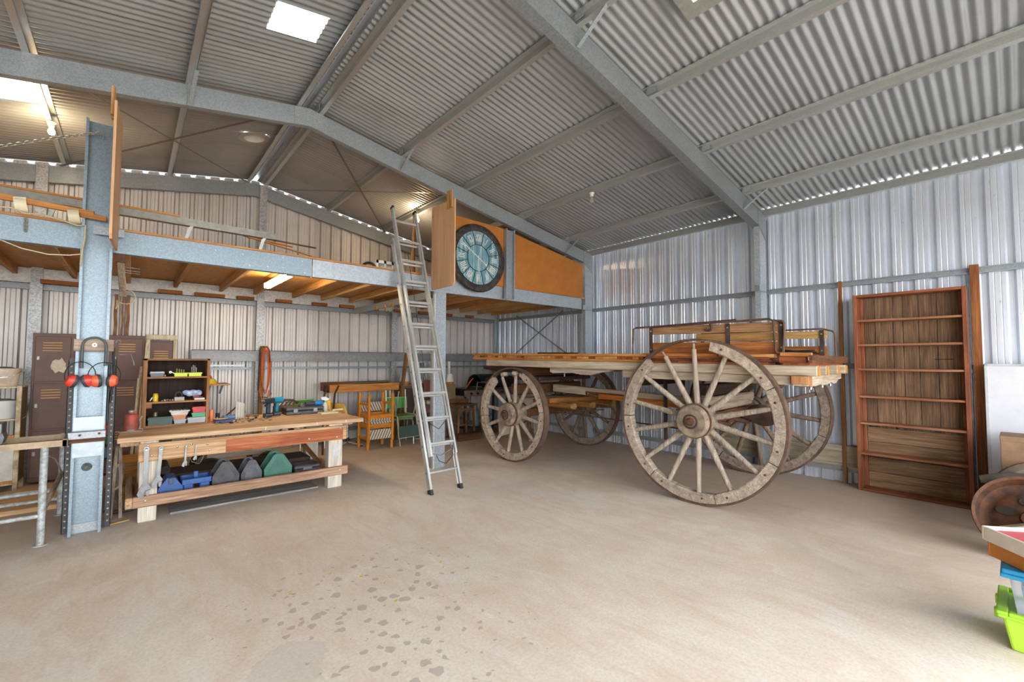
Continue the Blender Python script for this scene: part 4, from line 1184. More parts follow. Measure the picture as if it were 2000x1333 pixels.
mw = thing('garden_trolley', 'red trolley with rubber wheel behind the workbench legs', 'trolley', (.98, 6.75, 0))
MB().box(-.25, .5, -.25, .25, .36, .42, .006).build('deck', plain('#b2542a', .6, .1, .2, 9, '#7b3a20'), mw)
for yy in (-.28, .28):
    for xx in (-.22, .42):
        M = T4(xx, yy, .15) @ rot4('X', PI/2)
        wl = MB().lathe([(.09, -.035), (.14, -.035), (.15, -.015), (.15, .015), (.14, .035), (.09, .035)], 22, M, caps=False).build('wheel', plain('#2d2a27', .8), mw, 40)
        MB().lathe([(.0001, -.02), (.09, -.025), (.095, .02), (.0001, .025)], 18, M).build('hub', plain('#b9b2a0', .5, .2), wl, 40)
MB().box(-.24, .48, -.2, .2, .26, .36, .004).build('frame', W_PALE('x'), mw)
MB().tube([(.5, 0, .39), (.7, 0, .6), (.72, 0, .8)], .012, 8).build('handle', RUSTD, mw, 40)
sbox('wire_loop', 'loop of bent wire hanging under the workbench apron', 'wire', MB().tube([(.46, 5.32, .56), (.48, 5.32, .50), (.54, 5.32, .47), (.56, 5.32, .5), (.58, 5.32, .56)], .003, 6), plain('#8d8577', .5, .5))

# ---------------------------------------------------------------- shelf unit on the bench
cb = thing('shelf_unit', 'small open timber shelf unit standing on the left of the workbench', 'shelf', (.385, 5.9, .79))
CW = wood('#6b4426', '#9a6a40', '#b4855a', 'x', .6, .08)
CWz = wood('#6b4426', '#9a6a40', '#b4855a', 'z', .6, .08)
X0, X1, D_, Hh = -.285, .285, .32, .715
for x0, x1 in ((X0, X0+.035), (X1-.025, X1)): MB().box(x0, x1, 0, D_, 0, Hh, .002).build('side', CWz, cb)
MB().box(X0, X1, 0, D_, Hh-.02, Hh, .002).build('top', CW, cb)
MB().box(X0+.03, X1-.02, .0, D_, .0, .018).build('base', CW, cb)
MB().box(X0+.01, X1-.01, D_-.008, D_, 0, Hh-.01).build('back', wood('#1d1510', '#30221a', '#3d2d22', 'z', .8, 0), cb)
for z in (.505, .245): MB().box(X0+.035, X1-.025, .0, D_-.01, z, z+.018, .002).build('shelf', CW, cb)
MB().box(X0+.035, X0+.08, .0, .04, .2, .245, .002).build('cleat', CW, cb)
def tub(name, label, cat, c, wx, wy, h, mat, taper=.88, lid=None, rim=True, group=None, lidh=.015):
    t = thing(name, label, cat, c, 0, group)
    a, b_ = wx/2, wy/2
    def ring(s, z): return [(-a*s, -b_*s, z), (a*s, -b_*s, z), (a*s, b_*s, z), (-a*s, b_*s, z)]
    mb = MB()
    vs = ring(taper, 0)+ring(1, h)+ring(.95, h)+ring(taper*.95, .008)
    fs = [(3, 2, 1, 0)]
    for k in range(3):
        fs += [(k*4+i, k*4+(i+1) % 4, k*4+4+(i+1) % 4, k*4+4+i) for i in range(4)]
    fs.append((12, 13, 14, 15))
    mb.add(vs, fs).build('body', mat, t)
    if rim:
        mb = MB()
        for x0, x1, y0, y1 in ((-a-.006, a+.006, -b_-.006, -b_), (-a-.006, a+.006, b_, b_+.006), (-a-.006, -a, -b_, b_), (a, a+.006, -b_, b_)):
            mb.box(x0, x1, y0, y1, h-.012, h)
        mb.build('rim', mat, t)
    if lid: MB().box(-a-.004, a+.004, -b_-.004, b_+.004, h, h+lidh, .003).build('lid', lid, t)
    return t
zs = (.79+.018, .79+.263, .79+.523)
# top shelf
og = tub('parts_organiser', 'small grey parts organiser at the left of the top shelf', 'organiser', (.215, 5.98, zs[2]), .11, .09, .04, plain('#5a6270', .4), .95, plain('#b9bec4', .3))
MB().box(.06, .072, -.04, -.02, .005, .02).build('latch', plain('#e07a30', .5), og)
LIME = plain('#c2d524', .45, 0, .06)
d1 = tub('drill_bit_box', 'left lime green drill bit box on the top shelf', 'box', (.415, 5.96, zs[2]), .115, .07, .04, LIME, .96)
for k in range(4): MB().cyl((-.035+k*.02, 0, .01), (-.035+k*.02, 0, .085-.004*k), .006, n=8).build('socket', plain('#a89a6a', .35, .6), d1)
d2 = tub('drill_bit_box', 'right lime green drill bit box holding tall bits', 'box', (.54, 5.96, zs[2]), .115, .07, .04, LIME, .96)
for k in range(4): MB().cyl((-.03+k*.014, 0, .01), (-.03+k*.014, 0, .13-.02*abs(k-1.3)), .0042, n=8).build('drill_bit', CHROME, d2)
sbox('spanner', 'small spanner resting against the left lime box', 'spanner', MB().beam((.33, 5.95, zs[2]+.045), (.39, 5.95, zs[2]+.03), .008, .004).lathe([(.006, -.002), (.011, -.002), (.011, .002), (.006, .002)], 12, T4(.325, 5.95, zs[2]+.047) @ rot4('X', PI/2), caps=False), CHROME)
# middle shelf
jr = thing('plastic_jar', 'yellow plastic jar on the middle shelf', 'jar', (.21, 5.97, zs[1]))
MB().lathe([(.0001, 0), (.022, 0), (.024, .01), (.024, .06), (.02, .07), (.0001, .07)], 16).build('body', plain('#d9b41c', .35), jr, 40)
MB().lathe([(.0001, .07), (.021, .07), (.021, .085), (.0001, .085)], 16).build('lid', plain('#c9a216', .4), jr, 40)
sbox('glue_tube', 'small white and blue tube at the left of the middle shelf', 'tube', MB().beam((.165, 5.96, zs[1]+.008), (.182, 5.96, zs[1]+.045), .016, .012, .003), plain('#8fa8c8', .5, 0, .3, 60, '#e4e6e8'))
tub('card_box', 'grey cardboard box of screws on the middle shelf', 'box', (.41, 5.97, zs[1]), .085, .07, .035, plain('#bdb9b2', .7), 1, None, False)
sbox('flat_tin', 'flat white tin under the rag on the middle shelf', 'tin', MB().box(.54, .635, 5.93, 6.02, zs[1], zs[1]+.022, .003), plain('#d6d8d8', .4))
sbox('screwdriver', 'red handled screwdriver on the middle shelf', 'screwdriver', MB().cyl((.53, 5.95, zs[1]+.034), (.58, 5.95, zs[1]+.034), .009, n=10).cyl((.58, 5.95, zs[1]+.034), (.62, 5.95, zs[1]+.034), .003, n=6), plain('#c24a45', .4))
mb = MB()
for k in range(9):
    cx = .475+.13*random.random(); mb.ball((cx, 6.03+.03*random.random(), zs[1]+.055+.03*random.random()), .032, 9, 6, (1.2, .8, .8+.5*random.random()))
sbox('rag', 'crumpled blue and white rag on the middle shelf', 'rag', mb, plain('#7b98c4', .9, 0, .3, 22, '#d3d6da', .5), 60)
sbox('tape_coil', 'dark grey coil of cord beside the rag', 'coil', MB().tube([(.41+.03*math.cos(a), 6.05, zs[1]+.055+.03*math.sin(a)) for a in [k*.5 for k in range(24)]], .008, 6), plain('#4c4a48', .7), 60)
for k in range(5):
    sbox('metal_fitting', ['first small metal fitting from left on the middle shelf', 'second small metal fitting from left on the middle shelf', 'third small metal fitting from left on the middle shelf', 'fourth small metal fitting from left on the middle shelf', 'fifth small metal fitting from left on the middle shelf'][k], 'fitting', MB().cyl((.265+k*.022, 5.95+.01*(k % 2), zs[1]), (.265+k*.022, 5.95+.01*(k % 2), zs[1]+.014+.004*(k % 3)), .009, n=8), plain(['#8e9488', '#bcbfba', '#6f7a6a', '#a49a80', '#90a0a0'][k], .4, .5), 40, 'fittings on the middle shelf')
# bottom shelf
gb = tub('index_box', 'dark green metal box on the bottom shelf', 'box', (.255, 5.98, zs[0]), .2, .12, .07, plain('#27443e', .45), 1, plain('#2c4c45', .45))
sbox('brass_jar', 'brown glass jar on top of the dark green box', 'jar', MB().lathe([(.0001, 0), (.02, 0), (.02, .035), (.016, .045), (.0001, .045)], 14, T4(.215, 6.0, zs[0]+.086)), plain('#6b5426', .3), 40)
tub('grey_tub', 'grey plastic tub under the terracotta one on the bottom shelf', 'tub', (.42, 5.97, zs[0]), .1, .09, .045, plain('#9aa3a8', .5), .95)
tub('terracotta_tub', 'terracotta plastic tub in the middle of a stack of tubs', 'tub', (.415, 5.97, zs[0]+.046), .11, .1, .045, plain('#c4805f', .55), .93)
bk = tub('wire_basket', 'off white basket of bits on top of the terracotta tub', 'basket', (.415, 5.97, zs[0]+.092), .165, .11, .05, plain('#cfcac0', .6), .82)
for k in range(5): MB().beam((-.06+.03*k, -.03, .045), (-.05+.03*k, .04, .056), .012, .008).build('oddment', plain('#8c8378', .6), bk)
tub('grey_case', 'grey plastic case at the bottom right of the shelf unit', 'case', (.565, 5.97, zs[0]), .155, .12, .05, plain('#a1a8ab', .45), 1, plain('#acb3b6', .45), True, None, .008)
tub('green_box', 'green plastic box below the red one', 'box', (.585, 5.97, zs[0]+.059), .12, .09, .045, plain('#3f9c6e', .4), .96)
rb_ = tub('red_box', 'red plastic box on top of the green one', 'box', (.587, 5.97, zs[0]+.105), .115, .085, .05, plain('#c3262e', .4), .96, plain('#cc2f36', .4))
MB().box(-.02, .02, -.05, -.042, .045, .055).build('latch', plain('#8c1c22', .4), rb_)
# rusty can
cn = thing('fuel_can', 'rusty red cylindrical fuel can on the left end of the workbench', 'can', (.022, 5.72, .79))
MB().lathe([(.0001, .012), (.055, .012), (.055, .15), (.05, .165), (.03, .175), (.028, .19), (.0001, .19)], 22).build('body', plain('#b04a33', .65, .1, .2, 14, '#54483f', .2), cn, 40)
MB().lathe([(.0001, .19), (.022, .19), (.024, .205), (.0001, .208)], 14).build('cap', plain('#b9b5ac', .4, .5), cn, 40)
MB().prism([(-.09, 0), (.09, 0), (.085, .012), (.03, .014), (.02, .026), (-.02, .026), (-.03, .014), (-.085, .012)], -.07, .05, 'xz').build('stand', plain('#7d746b', .6, .3), cn)
sbox('ratchet_clamp', 'pinkish rusty clamp beside the fuel can', 'clamp', MB().tube([(.085, 5.75, .80), (.095, 5.75, .86), (.085, 5.75, .90), (.105, 5.75, .93)], .014, 8).box(.07, .115, 5.73, 5.77, .79, .81), plain('#a8806f', .6, .2, .25, 18, '#6b5348'), 50)

# ---------------------------------------------------------------- tools on the bench top
def drill(label, x, y, colb, colh, head):
    d = thing('cordless_drill', label, 'drill', (x, y, .79), .4)
    MB().box(-.045, .045, -.035, .035, 0, .05, .008).build('battery', BLACKP, d)
    MB().beam((0, 0, .05), (.0, -.01, .17), .036, .045, .01, (0, 1, 0)).build('grip', colh, d)
    MB().cyl((.07, -.005, .2), (-.055, -.005, .2), .034, n=14).build('motor_housing', colb, d, 40)
    if head: MB().cyl((-.055, -.005, .2), (-.1, -.005, .2), .026, .014, 12).build('chuck', BLACKP, d, 40)
    MB().box(-.035, -.02, -.02, .012, .13, .16, .004).build('trigger', BLACK, d)
    MB().box(-.046, .046, -.037, -.034, .03, .036).build('band', plain('#8f979c', .4, .3), d)
    return d
drill('dark cordless drill standing on the workbench', 1.29, 6.06, plain('#26323c', .45), plain('#1f3d58', .45), True)
drill('blue cordless driver standing beside the dark drill', 1.41, 6.16, plain('#1f8db0', .4), plain('#157f9f', .4), False)
cs = thing('tool_case', 'black plastic tool case with latches lying on the workbench', 'case', (1.735, 6.2, .79), -.03)
MB().box(-.23, .23, -.13, .13, 0, .05, .01).build('base', BLACKP, cs); MB().box(-.23, .23, -.13, .13, .053, .095, .016).build('lid', BLACKP, cs)
for xx in (-.12, .12): MB().box(xx-.025, xx+.025, -.14, -.128, .03, .075, .004).build('latch', plain('#8a8c8e', .4), cs)
MB().box(-.06, .06, -.145, -.13, .0, .02, .003).build('handle', BLACKP, cs)
gr = thing('angle_grinder', 'blue and black angle grinder lying on the black case', 'grinder', (1.78, 6.19, .886), .1)
MB().cyl((.1, 0, .03), (.2, 0, .03), .03, .034, 14).build('handle', plain('#2076b8', .4), gr, 40)
MB().cyl((-.02, 0, .03), (.1, 0, .03), .026, n=12).build('motor_housing', BLACKP, gr, 40)
MB().lathe([(.0001, 0), (.05, 0), (.05, .01), (.03, .04), (.0001, .05)], 16, T4(-.06, 0, .0)).build('gear_head', plain('#55534f', .5, .4), gr, 40)
sbox('yellow_level', 'yellow spirit level end behind the grinder on the workbench', 'level', MB().box(1.9, 2.06, 6.33, 6.39, .79, .9, .006), plain('#dba91f', .5))
sbox('yellow_case', 'yellow tool with black foot beside the spray bottle', 'tool', MB().box(2.07, 2.15, 6.36, 6.42, .79, .93, .008), plain('#dda61a', .5, 0, .1))
sp = thing('spray_bottle', 'white spray bottle with green trigger on the workbench', 'bottle', (2.04, 6.27, .79))
MB().lathe([(.0001, 0), (.04, 0), (.042, .02), (.036, .08), (.022, .115), (.014, .125), (.0001, .125)], 16).build('bottle', plain('#cfc9bd', .35), sp, 40)
MB().lathe([(.0001, .122), (.017, .122), (.017, .145), (.0001, .148)], 14).build('collar', plain('#58b58d', .4), sp, 40)
MB().prism([(-.05, .165), (-.06, .19), (.0, .2), (.05, .17), (.045, .155), (.0, .145)], -.012, .012, 'xz').build('spray_head', WHITEP, sp)
MB().beam((-.025, 0, .16), (-.055, 0, .115), .014, .01, 0, (0, 1, 0)).build('trigger', plain('#58b58d', .4), sp)
tr = thing('paint_tray', 'cream plastic tray with roller handle on the workbench end', 'tray', (2.0, 5.98, .79), .15)
MB().box(-.13, .1, -.06, .06, 0, .02, .004).build('tray', plain('#d9cfae', .5), tr)
MB().cyl((.05, .0, .04), (.2, .03, .035), .013, n=10).build('roller', plain('#e0d8bf', .6), tr, 40)
op = thing('plane_body', 'old timber tool carrier with curved handle behind the drills', 'tool carrier', (1.56, 6.39, .79))
MB().box(-.13, .13, -.06, .06, 0, .1, .005).build('box', W_BROWN('x'), op)
MB().tube([(-.12, 0, .1), (-.1, 0, .16), (0, 0, .175), (.1, 0, .165), (.16, 0, .12)], .014, 8).build('handle', RUSTD, op, 40)
for k in range(5): MB().tube([(-.1+.05*k, .01, .1), (-.06+.05*k, -.02, .15+.01*(k % 2)), (-.02+.05*k, 0, .13)], .007, 6).build('iron_tool', RUST, op, 40)
bt = thing('drawer_runner_stand', 'pale metal channel offcuts standing on the workbench', 'channel', (1.0, 6.1, .79))
for k in range(3): MB().profile(csec(.03, .02, .006, .003), (-.03+.03*k, 0, 0), (-.03+.03*k, 0, .21-.012*k), (0, -1, 0), (1, 0, 0)).build('channel', plain('#b5ada0', .5, .3), bt)
tn = thing('pencil_tin', 'black tin holding wires on the workbench', 'tin', (.80, 6.25, .79))
MB().lathe([(.02, .005), (.022, 0), (.022, .07), (.019, .07), (.019, .005)], 14, None, caps=False).build('tin', BLACK, tn, 40)
for k in range(3): MB().tube([(0, 0, .01), (.02+.01*k, .0, .09), (.05+.015*k, 0, .11+.02*k)], .002, 5).build('wire', plain('#8d8371', .5), tn)
sbox('blue_tray', 'dark blue shallow tray of bits at the front of the workbench clutter', 'tray', MB().box(.72, .93, 5.82, 5.96, .79, .82, .008), plain('#2c3a72', .45))
sbox('blue_box', 'light blue plastic box lying in the workbench clutter', 'box', MB().box(.83, .95, 6.05, 6.13, .79, .84, .008), plain('#3f78b8', .45))
sbox('sanding_disc', 'round flat metal dish lying on the back of the workbench', 'dish', MB().lathe([(.0001, .0), (.06, .0), (.075, .012), (.07, .016), (.0001, .012)], 20, T4(1.17, 6.3, .79)), plain('#8a7559', .6, .2), 40)
ORN = plain('#e8721c', .45)
sbox('orange_chisel', 'bright orange tool handle standing against the shelf unit', 'tool', MB().box(.69, .725, 5.98, 6.02, .79, .93, .006), ORN)
sbox('dish_plate', 'pale shallow dish on the front of the workbench clutter', 'dish', MB().lathe([(.0001, 0), (.055, 0), (.07, .01), (.0001, .006)], 18, T4(.79, 5.9, .822)), plain('#c5b49c', .6), 40)
rnd = random.Random(5)
adj = ['rust brown', 'dark steel', 'pale steel', 'ochre', 'grey', 'blackened', 'tan', 'dull blue']
cols = ['#7a5a3c', '#4b4945', '#b0aca2', '#b48a4a', '#8a8680', '#2f2d2b', '#c2a682', '#52698e']
knd = ['chisel', 'bolt', 'bracket', 'pliers', 'file', 'hinge']
placed = []
combos = [(a, b_) for a in range(8) for b_ in range(6)]; rnd.shuffle(combos)
for k in range(46):
    for _ in range(40):
        x, y = rnd.uniform(.7, 1.26), rnd.uniform(5.72, 6.36)
        if .68 < x < .98 and y < 6.17 and y > 5.78: continue
        if abs(x-1.0) < .08 and abs(y-6.1) < .06: continue
        if (x > 1.2 and y > 6.0) or (x-1.17)**2+(y-6.3)**2 < .012: continue
        if all((x-a)**2+(y-b_)**2 > .0032 for a, b_ in placed): break
    else: continue
    placed.append((x, y))
    ci, ki = combos[k]
    a = rnd.uniform(0, PI); L = rnd.uniform(.02, .055); r = rnd.uniform(.005, .011)
    d = Vector((math.cos(a), math.sin(a), 0))*L*.6; c = Vector((x, y, .79+r))
    mb = MB()
    if ki in (0, 4): mb.beam(c-d, c+d, r*1.4, r*1.9, .001)
    elif ki == 1: mb.cyl(c-d*.6, c+d*.5, r*.7, n=8); mb.cyl(c+d*.5, c+d*.8, r*1.0, n=6)
    elif ki == 2: mb.beam(c-d*.7, c+d*.4, r*2, .004).beam(c+d*.38, c+d*.38+Vector((0, 0, .02)), r*2, .004, 0, d)
    elif ki == 3: mb.tube([c-d, c, c+d*.7], [r*.7, r*.9, r*.4], 6).tube([c-d+Vector((d.y, -d.x, 0))*.5, c], [r*.7, r*.8], 6)
    else: mb.beam(c-d*.7, c+d*.7, r*2.4, .005, .001).cyl(c-d*.2-Vector((0, 0, .002)), c+d*.2, r*.6, n=8)
    o = sbox('bench_oddment', 'small %s %s lying in the workbench clutter' % (adj[ci], knd[ki]), 'tool', mb, plain(cols[ci], .55, .3, .15), None, 'oddments on the workbench')
for k, (p, q, c_) in enumerate((((.86, 6.2, .81), (1.02, 6.34, .93), '#3b3833'), ((.9, 6.3, .80), (1.08, 6.22, .86), '#55524c'))):
    sbox('long_file', ['long dark file leaning in the workbench clutter', 'grey steel bar lying in the workbench clutter'][k], 'tool', MB().beam(p, q, .018, .008, .001), plain(c_, .5, .5))
# ================================================================ LEFT SIDE: LOCKERS, TRESTLE, POST CLUTTER
LK = plain('#5f4439', .5, .1, .1, 5, '#54392f', 0)
LKV = plain('#b58a58', .5, .1, .1)
lk = thing('locker_bank', 'brown steel locker bank three doors wide behind the left post', 'lockers', (-.37, 7.7, 0))
def wl(mb): return mb.xf(T4(.37, -7.7, 0))
wl(MB().box(-.89, .135, 7.71, 8.1, .03, 1.81, .004)).build('body', LK, lk)
for i in range(3):
    for j in range(3):
        x0 = -.885+i*.34; x1 = x0+.335; z1 = 1.775-j*.57; z0 = z1-.562
        d = wl(MB().box(x0+.018, x1-.014, 7.695, 7.712, z0+.012, z1-.004, .003)).build('door', LK, lk)
        if j < 2 or True:
            for q in range(4):
                zz = z1-.09-q*.032
                wl(MB().box(x0+.08, x0+.25, 7.684, 7.697, zz, zz+.016, .003)).build('louvre', LKV, d)
        wl(MB().box(x0+.035, x0+.062, 7.675, 7.697, z0+.27, z0+.32, .004)).build('handle', plain('#aeaba2', .45, .3), d)
_rl = random.Random(3)
wl(MB().prism([(-.66+(.05+.035*_rl.random())*math.cos(t*PI/8)*1.0, 1.41+(.05+.05*_rl.random())*math.sin(t*PI/8)*1.2) for t in range(16)], 7.692, 7.695, 'xz')).build('torn_label', plain('#cfc3ae', .8, 0, .1, 30), lk)
lk2 = thing('locker', 'single brown locker door in a cream timber frame beside the locker bank', 'locker', (.32, 7.8, 0))
MB().box(-.15, .15, 0, .3, 0, 1.76, .003).build('body', LK, lk2)
d = MB().box(-.125, .125, -.012, 0, .9, 1.74, .003).build('door', LK, lk2)
for q in range(4): MB().box(-.085, .075, -.02, -.01, 1.6-q*.032, 1.616-q*.032, .003).build('louvre', LKV, d)
CR = wood('#a39880', '#cfc6ac', '#ddd6c2', 'z', .75, .05, .2)
for x0, x1 in ((-.165, -.125), (.125, .165)): MB().box(x0, x1, -.03, -.012, .8, 1.77, .003).build('frame', CR, lk2)
MB().box(-.175, .175, -.05, .02, 1.77, 1.835, .005).build('lintel', CR, lk2)
for i, (a, b_, w_, m_) in enumerate((((.075, 7.2, .0), (.165, 7.6, 1.72), .035, CR), ((.02, 7.1, .0), (.11, 7.55, 1.4), .03, W_GREY('z')), ((.03, 7.0, .0), (.085, 7.45, 1.25), .022, CR))):
    sbox('leaning_strip', ['tallest pale timber strip leaning left of the cream framed locker', 'grey timber strip leaning on the locker bank behind the can', 'thinnest pale strip leaning on the locker bank'][i], 'timber', MB().beam(a, b_, w_, .02, .002), m_, None, 'leaning strips')
# far-left cupboard with tubs
cu = thing('steel_cupboard', 'open cream steel cupboard at the far left edge', 'cupboard', (-1.2, 7.35, 0))
CRS = plain('#cfc4a6', .6, .1, .2, 9, '#8e7650')
for x in (-.3, .27): 
    for y in (0, .36): MB().box(x-.02, x+.02, y-.02, y+.02, 0, 1.2, .003).build('upright', CRS, cu)
for z in (.12, .83, 1.19): MB().box(-.31, .29, -.01, .38, z-.02, z, .003).build('shelf', CRS, cu)
MB().box(.285, .29, 0, .36, .12, 1.18).build('side_panel', plain('#6b5d44', .6, .1, .2), cu)
def bucket(name, label, c, r0, r1, h, mat, handle=True, fill=None):
    b_ = thing(name, label, 'bucket', c)
    MB().lathe([(.0001, .004), (r0, .004), (r0, 0), (r1, h-.03), (r1+.008, h-.03), (r1+.008, h), (r1-.004, h), (r0-.004, .008), (.0001, .008)], 28).build('body', mat, b_, 40)
    if handle: MB().tube([(r1*math.cos(a), -r1*.98*math.sin(a) if True else 0, h-.02-.08*math.sin(a)) for a in [PI*k/10 for k in range(11)]], .003, 6).build('handle', CHROME, b_, 40)
    if fill: MB().ball((0, 0, h-.02), r1*.85, 12, 7, (1, 1, .35)).build('contents', fill, b_, 60)
    return b_
bucket('bucket', 'off white bucket on top of the cream cupboard', (-1.08, 7.5, 1.19), .11, .135, .2, plain('#d7cdbf', .5, 0, .15, 8, '#b7a38c'), True, plain('#7d6f62', .8))
bucket('bucket', 'white plastic tub with a bag inside the cream cupboard', (-1.08, 7.5, .83), .12, .14, .2, WHITEP, False, plain('#a9abaa', .6, 0, .2, 14))
fr = thing('framed_picture', 'orange framed window pane lying in the cream cupboard', 'frame', (-1.06, 7.36, .12))
for (x0, x1, z0, z1) in ((-.2, .14, .0, .03), (-.2, .14, .5, .53), (.11, .14, .03, .5), (-.2, -.17, .03, .5)): MB().box(x0, x1, -.02, .0, z0, z1, .003).build('frame_bar', W_ORANGE('z'), fr)
MB().box(-.17, .11, -.012, -.006, .03, .5).build('pane', plain('#d9d6cc', .3), fr)
# pipe trestle with steel top and vise
PIPE = plain('#b9c0c2', .55, .15, .15, 25, '#8a8a84', .2)
ts = thing('pipe_trestle', 'white painted pipe trestle with a steel channel top left of the post', 'trestle', (-.8, 5.6, 0))
def tl(mb): return mb.xf(T4(.8, -5.6, 0))
for x, y, n in ((-.505, 5.2, 1), (-.47, 6.1, 1), (-1.5, 5.2, 0), (-1.5, 6.1, 0)):
    tl(MB().cyl((x, y, 0), (x, y, .78), .024, n=14)).build('leg', PIPE, ts, 40)
    tl(MB().lathe([(.0001, 0), (.045, 0), (.045, .006), (.0001, .006)], 16, T4(x, y, 0))).build('foot_plate', PIPE, ts)
for y, z in ((5.2, .235), (6.1, .235)): tl(MB().cyl((-1.5, y, z), (-.5, y, z), .017, n=10)).build('rail', PIPE, ts, 40)
tl(MB().cyl((-.505, 5.2, .25), (-.47, 6.1, .40), .02, n=10)).build('brace', W_GREY('y'), ts, 40)
tl(MB().profile([(0, 0), (.42, 0), (.42, .05), (.414, .05), (.414, .006), (.006, .006), (.006, .05), (0, .05)], (-1.5, 5.14, .785), (-.375, 5.14, .785), (0, 1, 0), (0, 0, 1))).build('top_channel', plain('#b8a184', .6, .2, .15, 6, '#8f7d66'), ts)
tl(MB().box(-.4, -.372, 5.14, 5.56, .785, .842)).build('channel_end', plain('#9c8a70', .6, .2), ts)
vs_ = thing('bench_vise', 'dark cast iron bench vise on the trestle at the left edge', 'vise', (-.78, 5.22, .79))
VM = plain('#4a4a4c', .45, .5, .2, 16, '#6b6b6c')
MB().box(-.12, .03, -.08, .12, .0, .05, .006).build('base', VM, vs_)
MB().prism([(-.1, .05), (.05, .05), (.06, .1), (.03, .2), (.0, .215), (-.1, .21)], -.07, .08, 'xz').build('body', VM, vs_)
MB().box(.0, .05, -.08, .09, .13, .21, .005).build('jaw', plain('#6a6a6b', .35, .6), vs_)
MB().lathe([(.0001, 0), (.035, 0), (.035, .025), (.0001, .03)], 14, T4(.05, .0, .0)).build('swivel_lock', VM, vs_, 40)
sbox('cable', 'thin grey cable hanging between the trestle legs', 'cable', MB().tube([(-.48, 5.23, .70), (-.46, 5.35, .66), (-.44, 5.45, .58), (-.43, 5.6, .48), (-.40, 5.7, .42), (-.36, 5.7, .42)], .006, 6), plain('#8b8078', .7), 60)
# slotted angles and tray tied to the post
for x, nm in ((-.385, 'black slotted angle upright on the left of the steel post'), (-.115, 'black slotted angle upright on the right of the steel post')):
    sa = thing('slotted_angle', nm, 'angle', (x, 5.385, 0), 0, 'slotted angles beside the post')
    MB().box(-.02, .02, 0, .004, 0, 1.5).build('face', plain('#3b4146', .5, .3, .15, 14), sa)
    MB().box(.016 if x > -.2 else -.02, .02 if x > -.2 else -.016, 0, .04, 0, 1.5).build('flange', plain('#3b4146', .5, .3, .15, 14), sa)
    mb = MB()
    for k in range(27):
        mb.box(-.006, .006, -.0015, .0, .05+k*.053, .062+k*.053)
    mb.build('slots', plain('#c4a27c', .8), sa)['kind'] = 'stuff'
ty = thing('steel_tray', 'galvanised steel angle with timber strip bolted across the left post', 'bracket', (-.245, 5.2, .79))
MB().box(-.13, .10, .0, .006, .035, .095).build('angle_face', GALV, ty); MB().box(-.13, .10, 0, .055, .09, .096).build('angle_top', GALV, ty)
MB().box(-.13, .10, .004, .055, .0, .035, .003).build('timber_strip', W_BROWN('x'), ty)
for xx, zz in ((-.06, .065), (.06, .07)): MB().cyl((xx, .0, zz), (xx, -.012, zz), .01, n=6).build('bolt', RUST, ty)
pb = thing('timber_plate', 'weathered timber plate bolted across the left post above the earmuffs', 'plate', (-.24, 5.245, 1.565))
MB().box(-.13, .125, 0, .022, 0, .105, .004).build('board', W_GREY('x'), pb)
MB().lathe([(.0001, 0), (.016, 0), (.016, .004), (.0001, .004)], 14, T4(.0, .0, .055) @ rot4('X', PI/2)).build('washer', CHROME, pb)
MB().cyl((0, 0, .055), (0, -.01, .055), .007, n=6).build('bolt', RUST, pb)
sbox('rubber_hoop', 'black rubber hoop hanging over the timber plate on the left post', 'hoop', MB().tube([(-.315, 5.228, 1.42), (-.315, 5.228, 1.60)]+arc((-.24, 5.228, 1.61), .075, PI, 0, 10)+[(-.165, 5.228, 1.60), (-.165, 5.228, 1.44)], [.013, .011]+[.009]*11+[.011, .013], 10), plain('#4d5356', .5), 60)
def muffs(label, x, z, tilt, off, band, red):
    m_ = thing('earmuffs', label, 'earmuffs', (x, 5.19, z), 0, 'earmuffs on the post')
    MB().tube([(band*math.cos(a), .01, .045+.115*math.sin(a)) for a in [PI*(k/14)*1.36-.18*PI for k in range(15)]], .004, 6).build('headband', BLACK, m_, 50)
    for s_ in (-1, 1):
        M = T4(s_*off, 0, 0) @ rot4('Y', s_*(PI/2+tilt)) @ rot4('X', .35) @ Matrix.Diagonal((1.15, .85, .8, 1))
        c = MB().lathe([(.0001, .05), (.028, .047), (.043, .025), (.046, 0), (.0001, 0)], 18, M).build('ear_cup', red, m_, 40)
        MB().lathe([(.046, 0), (.05, -.012), (.044, -.033), (.025, -.036), (.0001, -.02)], 18, M, caps=False).build('cushion', BLACKP, c, 40)
        MB().tube([(s_*(off+.03), 0, 0), (s_*band*.98, .01, .01)], .003, 5).build('pivot', BLACK, c)
    return m_
muffs('red earmuffs hanging on the left of the steel post', -.318, 1.315, -.35, .045, .095, plain('#d8392a', .4))
muffs('orange-red earmuffs with wider cups hanging on the right of the steel post', -.168, 1.31, .1, .048, .105, plain('#e8643c', .4))
